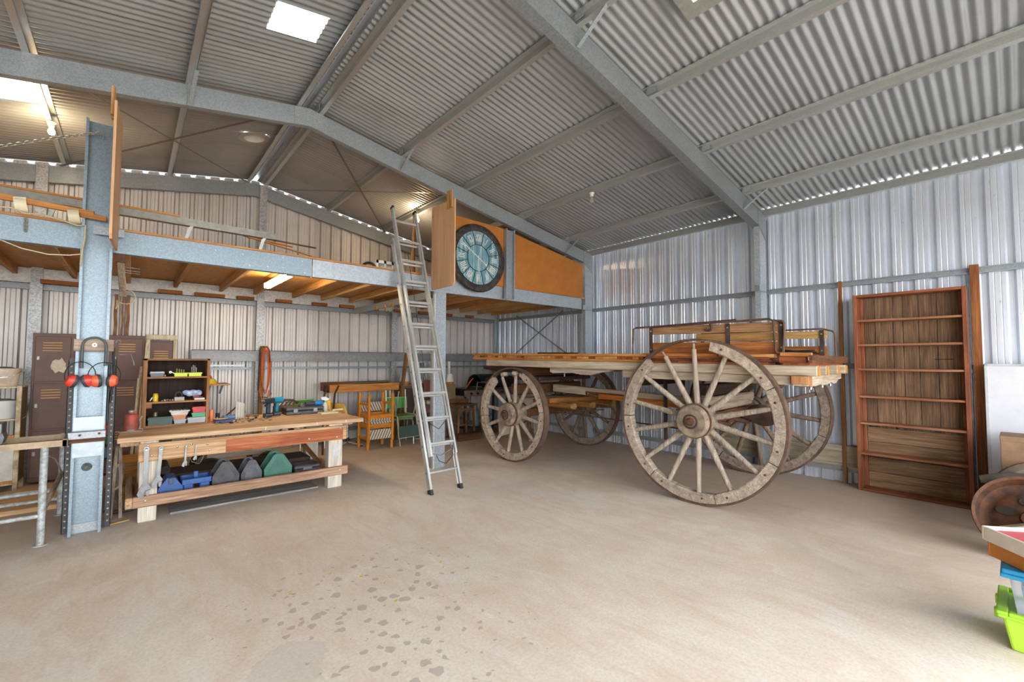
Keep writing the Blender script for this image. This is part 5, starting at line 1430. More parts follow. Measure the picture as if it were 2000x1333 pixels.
# tools hung on the right slotted angle
hk = thing('tool_bundle', 'dark tools and clips hung on the right slotted angle', 'tools', (-.1, 5.4, 1.15))
MB().tube([(-.02, -.02, .45), (-.01, -.02, .2), (-.03, -.02, -.05)], .009, 8).build('rod', BLACK, hk, 50)
MB().cyl((-.045, -.01, .3), (-.045, -.01, -.2), .012, n=10).build('file', plain('#3d3f42', .4, .5), hk, 40)
MB().box(-.1, -.075, .0, .02, -.15, .1, .004).build('yellow_handle', plain('#c98f1c', .5), hk)
for k in range(2): MB().tube(arc((-.03+.04*k, -.025, .50), .018, -.5, PI+.5, 8), .005, 6).build('clip', CHROME, hk, 50)
MB().tube([(.02, 0, .39), (.1, 0, .395), (.12, 0, .32), (.125, 0, .29)], .004, 6).build('bent_wire', CHROME, hk, 50)
for i, (x0, z0, h, c_) in enumerate(((-.25, .71, .1, '#b23a3a'), (-.25, .616, .09, '#3f8a52'), (-.25, .476, .11, '#6f86ac'))):
    sbox('supply_box', ['red packet behind the left post', 'green packet behind the left post', 'blue packet behind the left post'][i], 'box', MB().box(x0, x0+.1, 6.2, 6.3, z0, z0+h, .004), plain(c_, .5, 0, .1))
sh = thing('supply_shelf', 'small shelf of packets behind the left post', 'shelf', (-.23, 6.25, 0))
for z in (.455, .595): MB().box(-.1, .1, -.1, .1, z, z+.02, .003).build('shelf_board', W_BROWN('x'), sh)
for xx in (-.1, .085): MB().box(xx, xx+.015, -.1, .1, 0, .60, .003).build('side', W_BROWN('z'), sh)
# big timbers and steel lengths on the floor beyond the bench
sbox('timber_sleeper', 'thick orange timber sleeper lying behind the left end of the workbench', 'timber', MB().box(-.12, .0, 6.4, 7.0, 0, .12, .006).box(-.12, .55, 6.45, 7.0, .12, .36, .008), wood('#8a5a24', '#bf8a48', '#d4a868', 'x'))
for i in range(3):
    sbox('roof_batten', ['front grey batten standing on end behind the workbench leg', 'middle grey batten standing on end behind the workbench leg', 'rear grey batten standing on end behind the workbench leg'][i], 'timber', MB().beam((-.11+.035*i, 5.95+.03*i, .0), (-.09+.03*i, 6.1+.03*i, .42), .03, .018, .002), W_GREY('z'), None, 'grey battens')
for i in range(3):
    sbox('floor_plank', ['front pale plank lying on the floor behind the trestle', 'middle pale plank lying on the floor behind the trestle', 'rear pale plank lying on the floor behind the trestle'][i], 'plank', MB().box(-2.2, -.42+.05*i, 6.35+i*.3, 6.60+i*.3, .0, .045+.01*i, .004), wood('#a07a50', '#c9a47a', '#d8b892', 'x'), None, 'planks behind the trestle')
for i in range(2):
    sbox('steel_pipe', ['front grey pipe lying on the planks behind the trestle', 'rear grey pipe lying on the planks behind the trestle'][i], 'pipe', MB().cyl((-2.2, 6.5+.42*i, .074+.01*i), (-.5, 6.46+.42*i, .074+.01*i), .018, n=10), PIPE, 40, 'pipes behind the trestle')
sbox('hose', 'length of black hose on the floor beside the workbench leg', 'hose', MB().tube([(-.14, 5.85, .02), (-.1, 5.78, .02), (-.03, 5.76, .02), (.06, 5.78, .02)], .02, 8), plain('#4b4b49', .6), 60)
sbox('wood_scrap', 'thin pale timber scrap on the floor by the left post', 'timber', MB().beam((-.12, 5.42, .006), (.03, 5.47, .006), .03, .01, .001), W_PINE('x'))
sbox('straw_fork', 'small grey timber stand behind the workbench leg', 'stand', MB().beam((-.10, 5.6, 0), (-.07, 5.72, .66), .025, .02).beam((-.03, 5.6, 0), (-.05, 5.72, .66), .025, .02).beam((-.095, 5.65, .25), (-.03, 5.65, .3), .02, .02).beam((-.09, 5.69, .45), (-.04, 5.69, .5), .02, .02), W_GREY('z'))

# ================================================================ ALONG THE BACK WALL
ss = thing('wall_shelf', 'small pine shelf fixed to the back wall right of the shelf unit', 'shelf', (1.0, 8.0, 1.105))
MB().box(-.16, .16, -.12, .3, 0, .022, .003).build('board', W_PINE('x'), ss)
for xx in (-.08, .08): MB().beam((xx, .3, -.14), (xx, .02, 0), .02, .02, 0, (1, 0, 0)).build('bracket', GALV, ss)
hm = thing('safety_cap', 'yellow and green safety cap on the small wall shelf', 'cap', (.93, 8.02, 1.127))
MB().lathe([(.075, 0), (.072, .03), (.05, .07), (.0001, .085)], 18).build('crown', plain('#b8cf2e', .6, 0, .2, 30, '#e39a1e'), hm, 40)
MB().lathe([(.0001, .0), (.09, .0), (.09, .008), (.0001, .008)], 18, T4(0, -.02, 0)).build('brim', plain('#e08a1f', .6), hm, 40)
MB().tube(arc((-.06, 0, .08), .06, -.3, 1.8, 8), .012, 8).build('strap', plain('#d6452a', .6), hm, 50)
sbox('steel_channel', 'short bright channel on the back wall above the small shelf', 'channel', MB().profile(csec(.03, .03, .008), (.7, 8.31, 1.40), (1.4, 8.31, 1.40), (0, -1, 0), (0, 0, 1)), galv('#c8c9c6', '#b6b8b6', .3, .4, 40, 0, .1))
tp = thing('timber_stud', 'rough timber stud against the back wall with cord coiled on it', 'timber', (1.6, 8.05, 0))
MB().beam((0, .0, .0), (.03, .08, 1.72), .06, .05, .005, (0, 1, 0)).build('stud', wood('#5d4024', '#8d6236', '#a67a4a', 'z'), tp)
MB().cyl((-.02, -.02, .9), (.1, -.06, .88), .008, n=8).build('peg', RUST, tp)
CORDO = plain('#d2622c', .6)
mb = MB()
for k in range(4):
    r = .05+.012*k
    pts = [(1.66+r*math.cos(a)*(.8), 8.02-.01*k, 1.30+.36*math.sin(a)+(.02*k)) for a in [2*PI*j/20 for j in range(20)]]
    mb.tube(pts, .006, 6, closed=True)
mb.tube([(1.60, 8.0, 1.2), (1.57, 8.0, 1.0), (1.62, 8.0, .85), (1.66, 8.0, .72)], .006, 6)
mb.tube([(1.72, 8.0, 1.0), (1.70, 8.0, .88), (1.75, 8.0, .95)], .012, 8)
o = sbox('extension_lead', 'orange extension cord looped over the timber stud', 'cord', mb, CORDO, 60)
sbox('black_lead', 'black lead hanging over the top of the timber stud', 'cable', MB().tube([(1.55, 7.99, 1.0), (1.56, 7.99, 1.5)]+arc((1.63, 7.99, 1.63), .075, PI, 0, 8)+[(1.71, 7.99, 1.45)], .007, 6), plain('#3a332e', .6), 60)
# timber trough on legs
tg = thing('timber_trough', 'long orange timber trough on pale legs against the back wall', 'trough', (3.2, 7.87, 0))
MB().box(-.62, .66, -.16, -.12, .93, 1.065, .004).build('side', W_ORANGE('x'), tg)
MB().box(-.66, .6, .16, .2, .95, 1.1, .004).build('side', W_BROWN('x'), tg)
MB().box(-.62, .62, -.12, .16, .93, .955).build('bottom', W_BROWN('x'), tg)
for xx in (-.6, .62): MB().box(xx-.02, xx+.02, -.12, .16, .93, 1.05, .003).build('end', W_BROWN('x'), tg)
for xx in (-.6, .5):
    for yy in (-.1, .14): MB().beam((xx, yy, .93), (xx+.03, yy, 0), .03, .03, .003, (0, 1, 0)).build('leg', plain('#d6cdb4', .6), tg)
sbox('garden_fork', 'green handled tool lying in the timber trough', 'tool', MB().beam((2.8, 7.88, 1.06), (3.25, 7.9, 1.08), .03, .02, .004).beam((3.2, 7.87, 1.075), (3.7, 7.92, 1.085), .03, .015), plain('#3b6e56', .6, 0, .2, 9, '#6b5a44'))
wbw = thing('wheelbarrow_handles', 'pair of dark curved barrow handles standing behind the workbench', 'barrow', (2.32, 7.2, 0))
for xx in (0, .16): MB().tube([(xx, 0, 0), (xx, .02, .7), (xx+.02, .03, .95), (xx+.08, .03, 1.08)], .016, 8).build('handle', W_DARK('z'), wbw, 40)
MB().beam((0, 0, .6), (.16, 0, .6), .03, .05).build('crossbar', W_BROWN('x'), wbw)
# yellow swivel chair
yc = thing('swivel_chair', 'mustard yellow moulded plastic swivel chair behind the workbench', 'chair', (2.9, 7.72, 0), -1.25)
yc.scale = (1.08, 1.08, 1.0)
YEL = plain('#c9a24a', .5, 0, .1, 5, '#b58d3a')
mb = MB(); n, m_ = 10, 9
prof = [(.22, .0, .40), (.2, -.005, .42), (.1, 0, .415), (0, 0, .41), (-.1, 0, .412), (-.18, 0, .43), (-.22, 0, .5), (-.235, 0, .6), (-.25, 0, .7), (-.26, 0, .76)]
vs = []
for i, (yy, _, z) in enumerate(prof):
    wid = [.19, .215, .22, .22, .22, .22, .22, .215, .2, .15][i]
    for j in range(m_):
        t_ = j/(m_-1)*2-1
        lift = .045*abs(t_)**3 if i < 6 else 0
        fwd = .05*abs(t_)**2.5 if i >= 5 else 0
        vs.append((wid*t_, yy+fwd, z+lift))
fs = [(i*m_+j, i*m_+j+1, (i+1)*m_+j+1, (i+1)*m_+j) for i in range(len(prof)-1) for j in range(m_-1)]
top = [(x_, y_-.0, z_+.0) for x_, y_, z_ in vs]
o = mb.add(vs, fs).build('shell', YEL, yc, 60)
md = o.modifiers.new('thick', 'SOLIDIFY'); md.thickness = .012
MB().cyl((0, 0, .06), (0, 0, .40), .02, n=12).build('column', CHROME, yc, 40)
MB().cyl((0, 0, .05), (0, 0, .14), .03, n=12).build('hub', BLACK, yc, 40)
for k in range(4):
    a = k*PI/2+.3
    l = MB().beam((0, 0, .07), (.27*math.cos(a), .27*math.sin(a), .03), .03, .02, .003).build('base_arm', plain('#b9b9b4', .4, .4), yc)
    MB().cyl((.26*math.cos(a), .26*math.sin(a), 0), (.26*math.cos(a), .26*math.sin(a), .03), .014, n=8).build('glide', BLACK, l)
# pine dining chairs with striped pads
def stripe_mat():
    m, nt, b = _new('striped_fabric')
    wv = nt.nodes.new('ShaderNodeTexWave'); wv.inputs['Scale'].default_value = 8; wv.inputs['Distortion'].default_value = 0
    mp = _map(nt, (1, 1, .8), (0, .5, .3), rnd=False); nt.links.new(mp, wv.inputs['Vector'])
    col = _ramp(nt, wv.outputs['Fac'], [(.35, hexc('#6b6156')), (.55, hexc('#c2b6a6'))])
    nt.links.new(col, b.inputs['Base Color']); b.inputs['Roughness'].default_value = .9
    return m
STR = stripe_mat()
def pine_chair(label, locn, rot):
    c = thing('dining_chair', label, 'chair', locn, 0, 'pine dining chairs'); c.rotation_euler = rot
    ORW = wood('#9c5510', '#cf8424', '#dd9a3c', 'z', .45, .05, .2)
    ORX = wood('#9c5510', '#cf8424', '#dd9a3c', 'x', .45, .05, .2)
    for sx in (-1, 1):
        MB().box(sx*.21-.021, sx*.21+.021, -.21, -.168, 0, .44, .008).build('leg', ORW, c)
        MB().box(sx*.21-.021, sx*.21+.021, .17, .212, 0, .80, .008).build('leg', ORW, c)
        MB().box(sx*.21-.012, sx*.21+.012, -.17, .17, .16, .20, .003).build('stretcher', wood('#9c5510', '#cf8424', '#dd9a3c', 'y', .45, .05, .2), c)
        MB().box(sx*.205-.012, sx*.205+.012, -.17, .17, .35, .42, .003).build('seat_rail', wood('#9c5510', '#cf8424', '#dd9a3c', 'y', .45, .05, .2), c)
    for yy in (-.19, .19): MB().box(-.19, .19, yy-.012, yy+.012, .35, .42, .003).build('seat_rail', ORX, c)
    MB().box(-.2, .2, -.19, .17, .42, .465, .018).build('seat', STR, c)
    MB().box(-.19, .19, .172, .2, .60, .76, .012).build('backrest', STR, c)
    return c
pine_chair('upright orange pine dining chair with striped pad, lower of the pair', (3.21, 7.27, 0), (0, 0, 0))
pine_chair('orange pine dining chair upside down on top of its pair', (3.21, 7.25, .465+.466), (PI, 0, 0))
# green stacking chairs
GRN = plain('#5f7a45', .7, 0, .1, 8, '#4e6838'); GRD = plain('#33463c', .7, 0, .1, 8)
GRP = plain('#3f8a2e', .6, 0, .12, 6, '#34762a')
def steel_chair(label, locn, rot, seatm, backm):
    c = thing('stacking_chair', label, 'chair', locn, 0, 'green stacking chairs'); c.rotation_euler = rot
    TB = plain('#c9cbbd', .3, .7)
    for sx in (-1, 1):
        MB().tube([(sx*.2, -.2, 0), (sx*.19, -.18, .40), (sx*.185, -.15, .43), (sx*.185, .14, .43), (sx*.19, .18, .46), (sx*.19, .24, .8)], .011, 8).build('front_frame', TB, c, 50)
        MB().tube([(sx*.2, .22, 0), (sx*.185, .1, .42)], .011, 8).build('leg', TB, c, 50)
    MB().box(-.19, .19, -.19, .15, .435, .475, .018).build('seat', seatm, c)
    MB().obox((0, .235, .70), (.4, .025, .2), (-.15, 0, 0), .01).build('backrest', backm, c)
    MB().tube([(-.21, .222, .6), (-.21, .25, .8), (.21, .25, .8), (.21, .222, .6)], .01, 8).build('back_frame', plain('#b8bea6', .4, .4), c, 50)
    return c
steel_chair('upright green padded stacking chair with bright green back', (3.70, 7.36, 0), (0, 0, -.15), GRN, GRP)
steel_chair('upside-down green stacking chair showing its dark back near the floor', (3.68, 7.24, .955), (PI, 0, .1), GRN, GRD)
steel_chair('green stacking chair mostly hidden behind the pine chairs', (2.3, 7.9, 0), (0, 0, .1), GRN, GRP)
sbox('broom_handle', 'timber pole leaning on the back rail beside the green chairs', 'pole', MB().beam((3.80, 7.68, .0), (4.02, 7.74, 1.62), .07, .05, .005), W_BROWN('z') if 0 else wood('#5a4028', '#86633f', '#a07d55', 'z'))
sbox('walking_stick', 'thin pale stick leaning across the green chairs', 'stick', MB().cyl((3.57, 7.05, .0), (3.78, 7.85, 1.05), .011, n=8), W_PALE('z'))
# fan, lampshades, boxes behind the ladder
fn = thing('pedestal_fan', 'old round pedestal fan behind the ladder', 'fan', (4.24, 7.58, 0))
MB().lathe([(.0001, 0), (.16, 0), (.15, .03), (.03, .05), (.0001, .05)], 20).build('base', plain('#8d8d84', .5), fn, 40)
MB().cyl((0, 0, .04), (0, 0, 1.1), .016, n=10).build('pole', plain('#b5b5aa', .4, .4), fn, 40)
Mf = T4(0, -.05, 1.28) @ rot4('X', PI/2)
MB().lathe([(.185, -.02), (.2, -.02), (.2, .05), (.185, .05)], 30, Mf, caps=False).build('cage_ring', plain('#b3b5ac', .4, .4), fn, 40)
for k in range(18):
    a = 2*PI*k/18
    MB().tube([tuple(Mf @ Vector((.04*math.cos(a), .04*math.sin(a), .06))), tuple(Mf @ Vector((.19*math.cos(a+.4), .19*math.sin(a+.4), .05)))], .003, 5).build('cage_wire', plain('#b3b5ac', .4, .4), fn)
for k in range(4):
    a = k*PI/2
    MB().obox(tuple(Mf @ Vector((.09*math.cos(a), .09*math.sin(a), .015))), (.15, .01, .09), (0, -a, 0)).build('blade', plain('#55605c', .5), fn)
MB().lathe([(.0001, -.1), (.05, -.1), (.055, 0), (.035, .06), (.0001, .06)], 16, Mf).build('motor', plain('#74766e', .5), fn, 40)
def carton(name, label, x0, x1, y0, y1, z0, z1, mat):
    c = thing(name, label, 'box', ((x0+x1)/2, (y0+y1)/2, z0))
    a, b_, h = (x1-x0)/2, (y1-y0)/2, z1-z0
    MB().box(-a, a, -b_, b_, 0, h, .004).build('body', mat, c)
    MB().box(-a-.002, a+.002, -b_-.002, b_+.002, h-.045, h+.002, .003).build('lid', mat, c)
    return c
CARD = plain('#8d7758', .8, 0, .15, 6, '#77624a')
carton('carton', 'brown carton behind the ladder, under the white lampshade', 4.55, 4.9, 7.35, 7.7, .55, 1.02, CARD)
carton('carton', 'lower brown carton stacked behind the stool', 4.52, 4.92, 7.33, 7.72, .0, .545, plain('#6d5a44', .8, 0, .15, 6))
ls = thing('lampshade', 'white lampshade with timber base on the stacked carton', 'lamp', (4.86, 7.5, 1.02))
MB().lathe([(.0001, 0), (.085, 0), (.09, .03), (.0001, .04)], 18).build('base', W_ORANGE('x'), ls, 40)
MB().lathe([(.085, .04), (.05, .2), (.045, .2), (.08, .04)], 18, None, caps=False).build('shade', WHITEP, ls, 40)
MB().box(-.045, .0, -.02, .02, .2, .45, .004).build('neck', WHITEP, ls)
l2 = thing('lampshade', 'white lampshade with timber base left of the ladder', 'lamp', (4.08, 7.92, 1.02))
MB().lathe([(.0001, 0), (.085, 0), (.09, .05), (.0001, .06)], 18).build('base', W_ORANGE('x'), l2, 40)
MB().lathe([(.1, .06), (.06, .25), (.055, .25), (.095, .06)], 18, None, caps=False).build('shade', WHITEP, l2, 40)
cbn = thing('cabinet', 'olive brown cabinet behind the green chairs and ladder', 'cabinet', (4.36, 8.0, 0))
MB().box(-.36, .36, -.22, .09, 0, 1.0, .004).build('body', plain('#5d5238', .6, 0, .15), cbn)
MB().box(-.38, .38, -.24, .1, 1.0, 1.02, .003).build('top', plain('#7a6a46', .6), cbn)
for xx in (-.17, .19): MB().box(xx-.16, xx+.15, -.235, -.22, .1, .95, .004).build('door', plain('#3a2c20', .5), cbn)
sbox('brown_panel', 'dark red-brown panel leaning behind the ladder', 'panel', MB().box(4.2, 4.52, 7.37, 7.39, .86, 1.12, .003).box(4.2, 4.23, 7.37, 7.40, 0, .86).box(4.49, 4.52, 7.37, 7.40, 0, .86), plain('#6b3520', .5))
hat = thing('green_cushion', 'pale green cushion with red tin below it behind the ladder', 'cushion', (4.22, 7.22, .0))
MB().box(-.09, .12, -.1, .1, .68, .75, .02).build('cushion', plain('#8d9a76', .8), hat)
MB().box(-.08, .1, -.08, .08, .52, .68, .01).build('tin', plain('#7c4030', .5, 0, .3, 14, '#3a2a24'), hat)
MB().box(-.07, .09, -.07, .07, 0, .52, .005).build('plinth', W_DARK('z'), hat)
# wooden stool, barbecue
st = thing('wooden_stool', 'small brown wooden stool with raised back rail beside the cart wheel', 'stool', (4.86, 7.05, 0), .06)
STW = wood('#4a2f1e', '#7c5638', '#96714f', 'x')
STZ = wood('#4a2f1e', '#7c5638', '#96714f', 'z')
MB().box(-.24, .26, -.15, .15, .625, .655, .006).build('seat', STW, st)
MB().box(-.2, .26, .13, .15, .655, .74, .006).build('back_rail', STW, st)
for sx in (-1, 1):
    for sy in (-1, 1): MB().beam((sx*.17, sy*.11, .63), (sx*.205, sy*.13, 0), .035, .035, .004, (0, 1, 0)).build('leg', STZ, st)
    MB().beam((sx*.19, -.12, .3), (sx*.19, .12, .3), .025, .03).build('stretcher', STW, st)
MB().beam((-.18, -.12, .55), (.18, -.12, .55), .02, .05).build('stretcher', STW, st); MB().beam((-.19, -.12, .27), (.19, -.12, .27), .025, .03).build('stretcher', STW, st)
sbox('timber_step', 'low brown timber step box under the stool', 'step', MB().box(4.58, 5.1, 6.76, 6.80, .0, .13, .004).box(4.58, 5.1, 6.76, 6.90, .10, .13, .003), W_BROWN('x'))
bq = thing('barbecue', 'black gas barbecue with control knobs behind the front cart wheel', 'barbecue', (5.62, 7.5, 0))
MB().box(-.6, .6, -.28, .28, .78, .90, .006).build('body', BLACK, bq)
MB().obox((0, -.29, .83), (1.2, .02, .12), (-.3, 0, 0), .004).build('control_panel', plain('#8a7d6a', .5, .2, .2, 12), bq)
for k in range(6): MB().cyl((-.45+k*.16, -.30, .83), (-.45+k*.16, -.325, .822), .024, n=12).build('knob', BLACK, bq, 40)
MB().box(-.6, .0, -.28, .28, .90, .92).build('hotplate', plain('#3b3b38', .4, .4), bq)
MB().lathe([(.26, -.36), (.28, -.36), (.28, .36), (.26, .36)], 20, T4(.25, .05, .92) @ rot4('Y', PI/2), PI/2, PI*1.5).build('hood', BLACK, bq, 40)
for sx in (-.55, .55):
    for sy in (-.24, .24): MB().box(sx-.02, sx+.02, sy-.02, sy+.02, 0, .78, .003).build('leg', BLACK, bq)
MB().box(-.55, .55, -.24, .24, .12, .14).build('shelf', BLACK, bq)
MB().tube([(-.32, -.3, .9), (-.32, -.34, 1.05), (-.05, -.34, 1.05), (-.05, -.3, .9)], .014, 8).build('handle', CHROME, bq, 40)
gc = thing('gas_bottle', 'grey gas bottle under the barbecue', 'gas bottle', (5.42, 7.45, .14))
MB().lathe([(.0001, 0), (.12, .0), (.13, .04), (.13, .25), (.1, .33), (.03, .35), (.03, .38), (.0001, .38)], 20).build('cylinder', plain('#7d8488', .4, .3), gc, 40)
MB().lathe([(.06, .34), (.07, .34), (.07, .42), (.06, .42)], 16, None, caps=False).build('collar', plain('#7d8488', .4, .3), gc, 40)
mb = MB()
for k in range(7): mb.ball((5.65+.09*k, 7.2+.02*(k % 2), 1.06+.04*math.sin(k)), .11, 10, 7, (1, 1.1, 1.1))
sbox('black_cover', 'bunched black fabric cover on the barbecue', 'cover', mb, plain('#232323', .8, 0, .2, 6, '#3a3833', .5), 60)
sbox('orange_hose', 'thin orange gas hose beside the front cart wheel', 'hose', MB().tube([(5.1, 7.3, .925), (5.08, 7.2, .98), (5.12, 7.15, 1.08), (5.22, 7.2, 1.13)], .01, 8), plain('#e0611f', .5), 60)
# beyond the cart: boards and a ribbed panel on the floor
sbox('ribbed_panel', 'cream ribbed panel leaning behind the front cart wheel', 'panel', (lambda m: [m.beam((5.35+.035*k, 6.5+.01*k, .05), (5.4+.035*k, 6.62+.01*k, .48), .03, .015, .003) for k in range(10)] and m)(MB()), plain('#c4b296', .7))
for i, (x, y, l, m_) in enumerate(((5.72, 6.05, .42, W_BROWN('z')), (5.82, 6.0, .36, W_GREY('z')), (5.66, 5.98, .14, W_PALE('z')))):
    sbox('leaning_block', ['brown timber block leaning behind the far front wheel', 'grey timber block leaning behind the far front wheel', 'short pale timber block behind the far front wheel'][i], 'timber', MB().beam((x, y, .0), (x+.14, y+.2, l), .07, .05, .005), m_, None, 'blocks behind the wheel')
# ================================================================ RIGHT WALL
bk = thing('bookcase', 'tall open timber bookcase with six shelves against the right wall', 'bookcase', (6.46, .795, 0))
RW = lambda ax: wood('#5a3220', '#925436', '#ac704e', ax, .55, .08, .25)
MB().box(0, .2, .435, .47, 0, 2.28, .003).build('side', RW('z'), bk)
MB().box(0, .2, -.47, -.435, 0, 2.28, .003).build('side', RW('z'), bk)
MB().box(0, .2, -.435, .435, 2.25, 2.28, .003).build('top', RW('y'), bk)
MB().box(0, .2, -.435, .435, 0.0, .03, .003).build('plinth', RW('y'), bk)
for z in (1.985, 1.70, 1.415, 1.10, .79, .44):
    MB().box(.01, .19, -.435, .435, z-.024, z, .002).build('shelf', wood('#6a3f28', '#9a6444', '#a98468', 'y', .7, .08, .3), bk)
for y0, y1 in ((.40, .434), (-.434, -.40)):
    MB().box(.165, .185, y0, y1, .03, 2.25, .002).build('back_batten', RW('z'), bk)
yy = -.4
for k, wd in enumerate((.17, .15, .13, .09, .16, .1)):
    MB().box(.186, .2, yy+.002, yy+wd-.002, .72+.02*(k % 2), 2.25, .002).build('back_board', wood('#4a3626', '#7b5f47', '#917457', 'z', .75, .2, .5), bk); yy += wd
for k in range(4):
    MB().box(.19, .2, -.4, .4, .03+k*.175, .20+k*.175, .002).build('back_board', wood('#5c4530', '#8c6e50', '#a08463', 'y', .75, .15, .5), bk)
MB().box(.184, .188, -.35, -.2, 1.52, 1.528).build('back_slot', plain('#1c1713', .9), bk)
sbox('timber_post', 'slim brown timber post fixed to the right wall behind the cart bed end', 'post', MB().box(6.66, 6.70, 1.41, 1.45, 0, 2.50, .003), wood('#5f3a1c', '#8f5f34', '#a87646', 'z'))
sbox('timber_post', 'wider brown timber post on the right wall beside the bookcase', 'post', MB().box(6.66, 6.70, .235, .305, 0, 2.52, .003), wood('#5c3518', '#8a5528', '#a06c3c', 'z'))
sbox('steel_conduit', 'thin grey conduit running down the right wall beside the bookcase', 'conduit', MB().cyl((6.71, .325, 0), (6.71, .325, 2.45), .011, n=10).box(6.69, 6.722, .305, .345, 1.38, 1.42), galv('#8fa6b5', '#7f97a6', .3, .4, 40, 0, .1), 40)
sbox('wall_plank', 'weathered grey plank lying along the foot of the right wall', 'plank', MB().box(6.675, 6.70, 1.2, 2.95, .205, .46, .004), wood('#857763', '#ada08b', '#c0b5a2', 'y', .85, 0))
wbd = thing('whiteboard', 'white framed board leaning on the right wall at the edge', 'board', (6.5, -.25, 0))
wbd.rotation_euler = (0, .04, 0)
MB().box(0, .015, -.55, .47, .05, 1.47, .002).build('board', plain('#d0d3da', .4, 0, .05, 3), wbd)
for (y0, y1, z0, z1) in ((.45, .475, .04, 1.48), (-.56, -.535, .04, 1.48), (-.56, .475, 1.455, 1.48), (-.56, .475, .04, .065)):
    MB().box(-.006, .016, y0, y1, z0, z1, .002).build('frame', plain('#c4c7cb', .4, .2), wbd)
# carton, cushion, wheel drum, radio
cd = carton('carton', 'brown cardboard carton standing behind the rusty wheel', 5.95, 6.3, -.5, .125, .35, .83, plain('#8d7156', .85, 0, .12, 5, '#7a6049'))
sbox('carton_stand', 'timber crate under the brown carton', 'crate', MB().box(5.9, 6.35, -.5, .12, 0, .05, .004).box(5.9, 5.93, -.5, .12, .05, .35, .004).box(6.32, 6.35, -.5, .12, .05, .35, .004).box(5.9, 6.35, -.5, .12, .32, .35, .003), W_BROWN('y'))
mb = MB().tube([(5.5, .24, .50), (5.5, .08, .53), (5.5, -.2, .53), (5.5, -.45, .49)], [.03, .06, .065, .05], 12)
sbox('seat_bolster', 'black padded seat bolster behind the rusty wheel', 'cushion', mb.xf(T4(0, 0, 0)), plain('#3b3734', .6, 0, .2, 8, '#59514a'), 60)
tw = thing('tyre', 'dusty rubber tyre leaning behind the rusty wheel rim', 'tyre', (5.72, -.12, .345))
tw.rotation_euler = (0, -1.25, 0)
MB().lathe([(.2, -.05), (.26, -.07), (.31, -.05), (.325, 0), (.31, .05), (.26, .07), (.2, .05)], 36, None, caps=False).build('tread', plain('#6d5e51', .85, 0, .15, 7, '#4b4038'), tw, 40)
wd_ = thing('rusty_wheel', 'rusty steel wheel rim leaning at the right edge of the floor', 'wheel', (5.2, -.03, .30))
wd_.rotation_euler = (0, -1.15, 0)
RR = plain('#6b432c', .7, .35, .25, 9, '#3f2c22', .4)
MB().lathe([(.29, .05), (.31, .06), (.315, .04), (.29, .0), (.27, -.05), (.24, -.06), (.20, -.055), (.17, -.03), (.0001, -.02)], 44, None, caps=False).build('rim', RR, wd_, 40)
for k in range(5):
    a = k*2*PI/5
    MB().lathe([(.0001, .0), (.045, .0), (.045, .004), (.0001, .004)], 12, T4(.13*math.cos(a), .13*math.sin(a), -.02) @ Matrix.Diagonal((.8, 1.3, 1, 1))).build('vent_hole', plain('#2a201a', .9), wd_)
MB().lathe([(.0001, .02), (.05, .015), (.06, -.02), (.0001, -.02)], 18).build('hub', RR, wd_, 40)
sbox('timber_offcuts', 'pale timber offcuts lying inside the rusty wheel rim', 'timber', MB().beam((5.07, .12, .22), (5.13, -.05, .28), .06, .03, .003).beam((5.05, .1, .18), (5.11, .0, .22), .05, .02, .003), W_PALE('y'))
rd = thing('car_radio', 'black car radio with loose wires inside the wheel rim', 'radio', (5.0, -.1, .40), .3)
rd.rotation_euler = (.3, -.25, .3)
MB().box(-.08, .08, -.09, .09, 0, .055, .004).build('case', BLACK, rd)
MB().box(-.06, .06, .03, .07, .055, .062, .002).build('face', plain('#6f8290', .4, .3), rd)
for k in range(4): MB().tube([(-.08, -.02+.02*k, .03), (-.11, -.02+.02*k, .02), (-.12, .01+.02*k, -.02)], .003, 5).build('wire', plain(['#c43a2e', '#e0c030', '#3a6fc0', '#3a9a50'][k], .5), rd)
# stack of tubs nearest the camera on the right
gt = thing('storage_tub', 'lime green plastic storage tub with lid at the bottom of the stack', 'tub', (3.67, -.15, 0))
LG = plain('#a9d63a', .4, 0, .05, 3)
def frus(x0, x1, y0, y1, z0, z1, tp):
    cx, cy = (x0+x1)/2, (y0+y1)/2
    vs = []
    for z, s in ((z0, tp), (z1, 1)):
        for x, y in ((x0, y0), (x1, y0), (x1, y1), (x0, y1)):
            vs.append((cx+(x-cx)*s, cy+(y-cy)*s, z))
    return MB().add(vs, [(3, 2, 1, 0), (4, 5, 6, 7), (0, 1, 5, 4), (1, 2, 6, 5), (2, 3, 7, 6), (3, 0, 4, 7)])
def bev(o, w_=.012, n=2):
    m_ = o.modifiers.new('soft', 'BEVEL'); m_.width = w_; m_.segments = n
    return o
bev(frus(-.185, .185, -.24, .245, 0, .17, .88).build('body', LG, gt))
LGL = plain('#9bcf32', .4, 0, .05, 3)
bev(MB().box(-.2, .2, -.26, .262, .165, .182).build('lid', LGL, gt), .006)
for (x0, x1, y0, y1) in ((-.2, .2, .222, .265), (-.2, .2, -.265, -.222), (-.2, -.165, -.222, .222), (.165, .2, -.222, .222)):
    bev(MB().box(x0, x1, y0, y1, .18, .2).build('lid_rim', LGL, gt), .006)
for xx in (-.1, .1): bev(MB().box(xx-.02, xx+.02, .25, .275, .13, .175).build('clip', LG, gt), .004)
ct = thing('storage_tub', 'clear plastic tub with blue lid standing on the lime tub', 'tub', (3.66, -.15, .183))
CLR = clear('#dfe6f2', .25, .75)
frus(-.155, .155, -.21, .215, 0, .21, .88).build('body', CLR, ct)
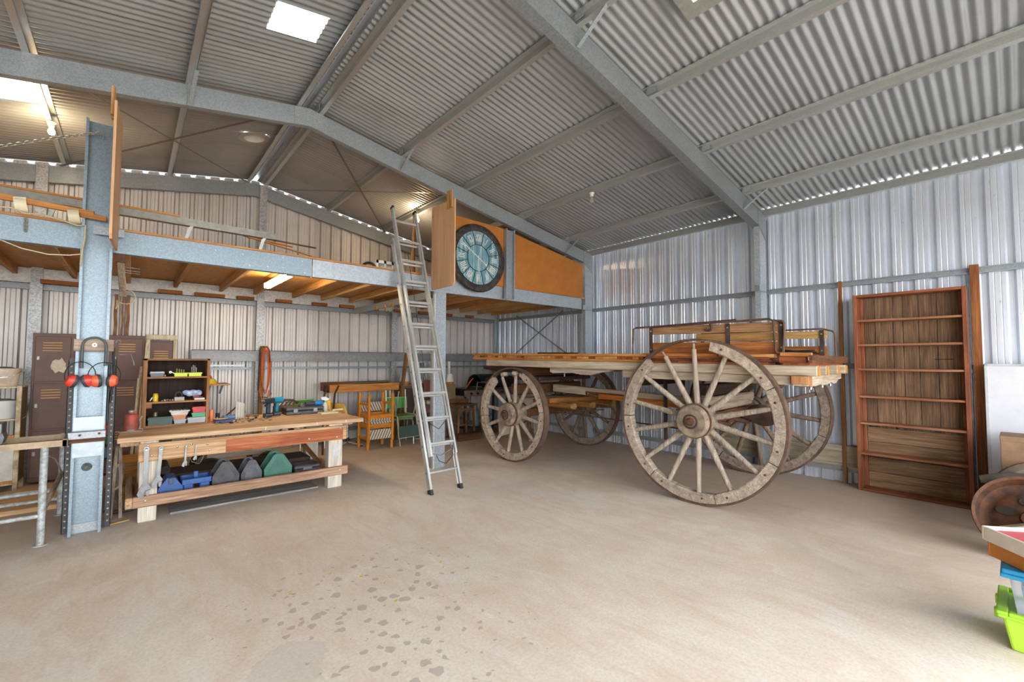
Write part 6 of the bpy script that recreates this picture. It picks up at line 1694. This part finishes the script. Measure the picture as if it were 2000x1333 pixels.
bev(frus(-.13, .13, -.18, .175, .012, .15, .9).build('contents', plain('#7f9fd8', .7, 0, .12, 6), ct))
BL = plain('#1f8fc0', .4, 0, .05)
bev(MB().box(-.18, .18, -.235, .24, .21, .235).build('lid', BL, ct), .008)
bev(MB().box(-.185, .185, -.24, .245, .19, .212).build('lid_rim', BL, ct), .006)
dr = thing('drawer', 'cream drawer with red lining on top of the tub stack', 'drawer', (3.578, -.162, .50), -.885)
DW = plain('#d9d0bf', .5, 0, .06, 6)
for (x0, x1, y0, y1) in ((-.2, .2, .255, .27), (-.2, .2, -.27, -.255), (-.2, -.185, -.255, .255), (.185, .2, -.255, .255)):
    MB().box(x0, x1, y0, y1, 0, .075, .003).build('side', DW, dr)
MB().box(-.185, .185, -.255, .255, .05, .056).build('lining', plain('#b84a55', .7, 0, .08), dr)
MB().tube(arc((-.203, .0, .06), .01, 0, 2*PI, 10, 'yz')[:-1], .003, 5, closed=True).build('ring_pull', CHROME, dr, 40)
ot = thing('timber_tray', 'orange varnished timber tray under the cream drawer', 'tray', (3.578, -.162, .42), -.885)
OV = plain('#c67a1c', .4, 0, .08, 5, '#b06810')
for (x0, x1, y0, y1) in ((-.185, .19, .24, .255), (-.185, .19, -.255, -.24), (-.185, -.17, -.24, .24), (.175, .19, -.24, .24)):
    MB().box(x0, x1, y0, y1, 0, .079, .003).build('side', OV, ot)
MB().box(-.17, .175, -.24, .24, 0, .01).build('bottom', OV, ot)
# small yellow leaves on the floor
for i, (x, y) in enumerate(((.82, 3.12), (1.25, 3.02), (1.78, 2.85), (1.29, 2.58), (1.1, 3.2))):
    sbox('fallen_leaf', ['leftmost yellow leaf on the concrete floor', 'yellow leaf near the middle of the drip stains', 'yellow leaf furthest right on the concrete floor', 'yellow leaf nearest the camera among the drip stains', 'brownish yellow leaf behind the drip stains'][i], 'leaf', MB().add([(x-.018, y, .003), (x, y-.008, .001), (x+.018, y+.004, .006), (x, y+.01, .002)], [(0, 1, 2, 3)]), plain('#c9b01e', .6), None, 'fallen leaves')
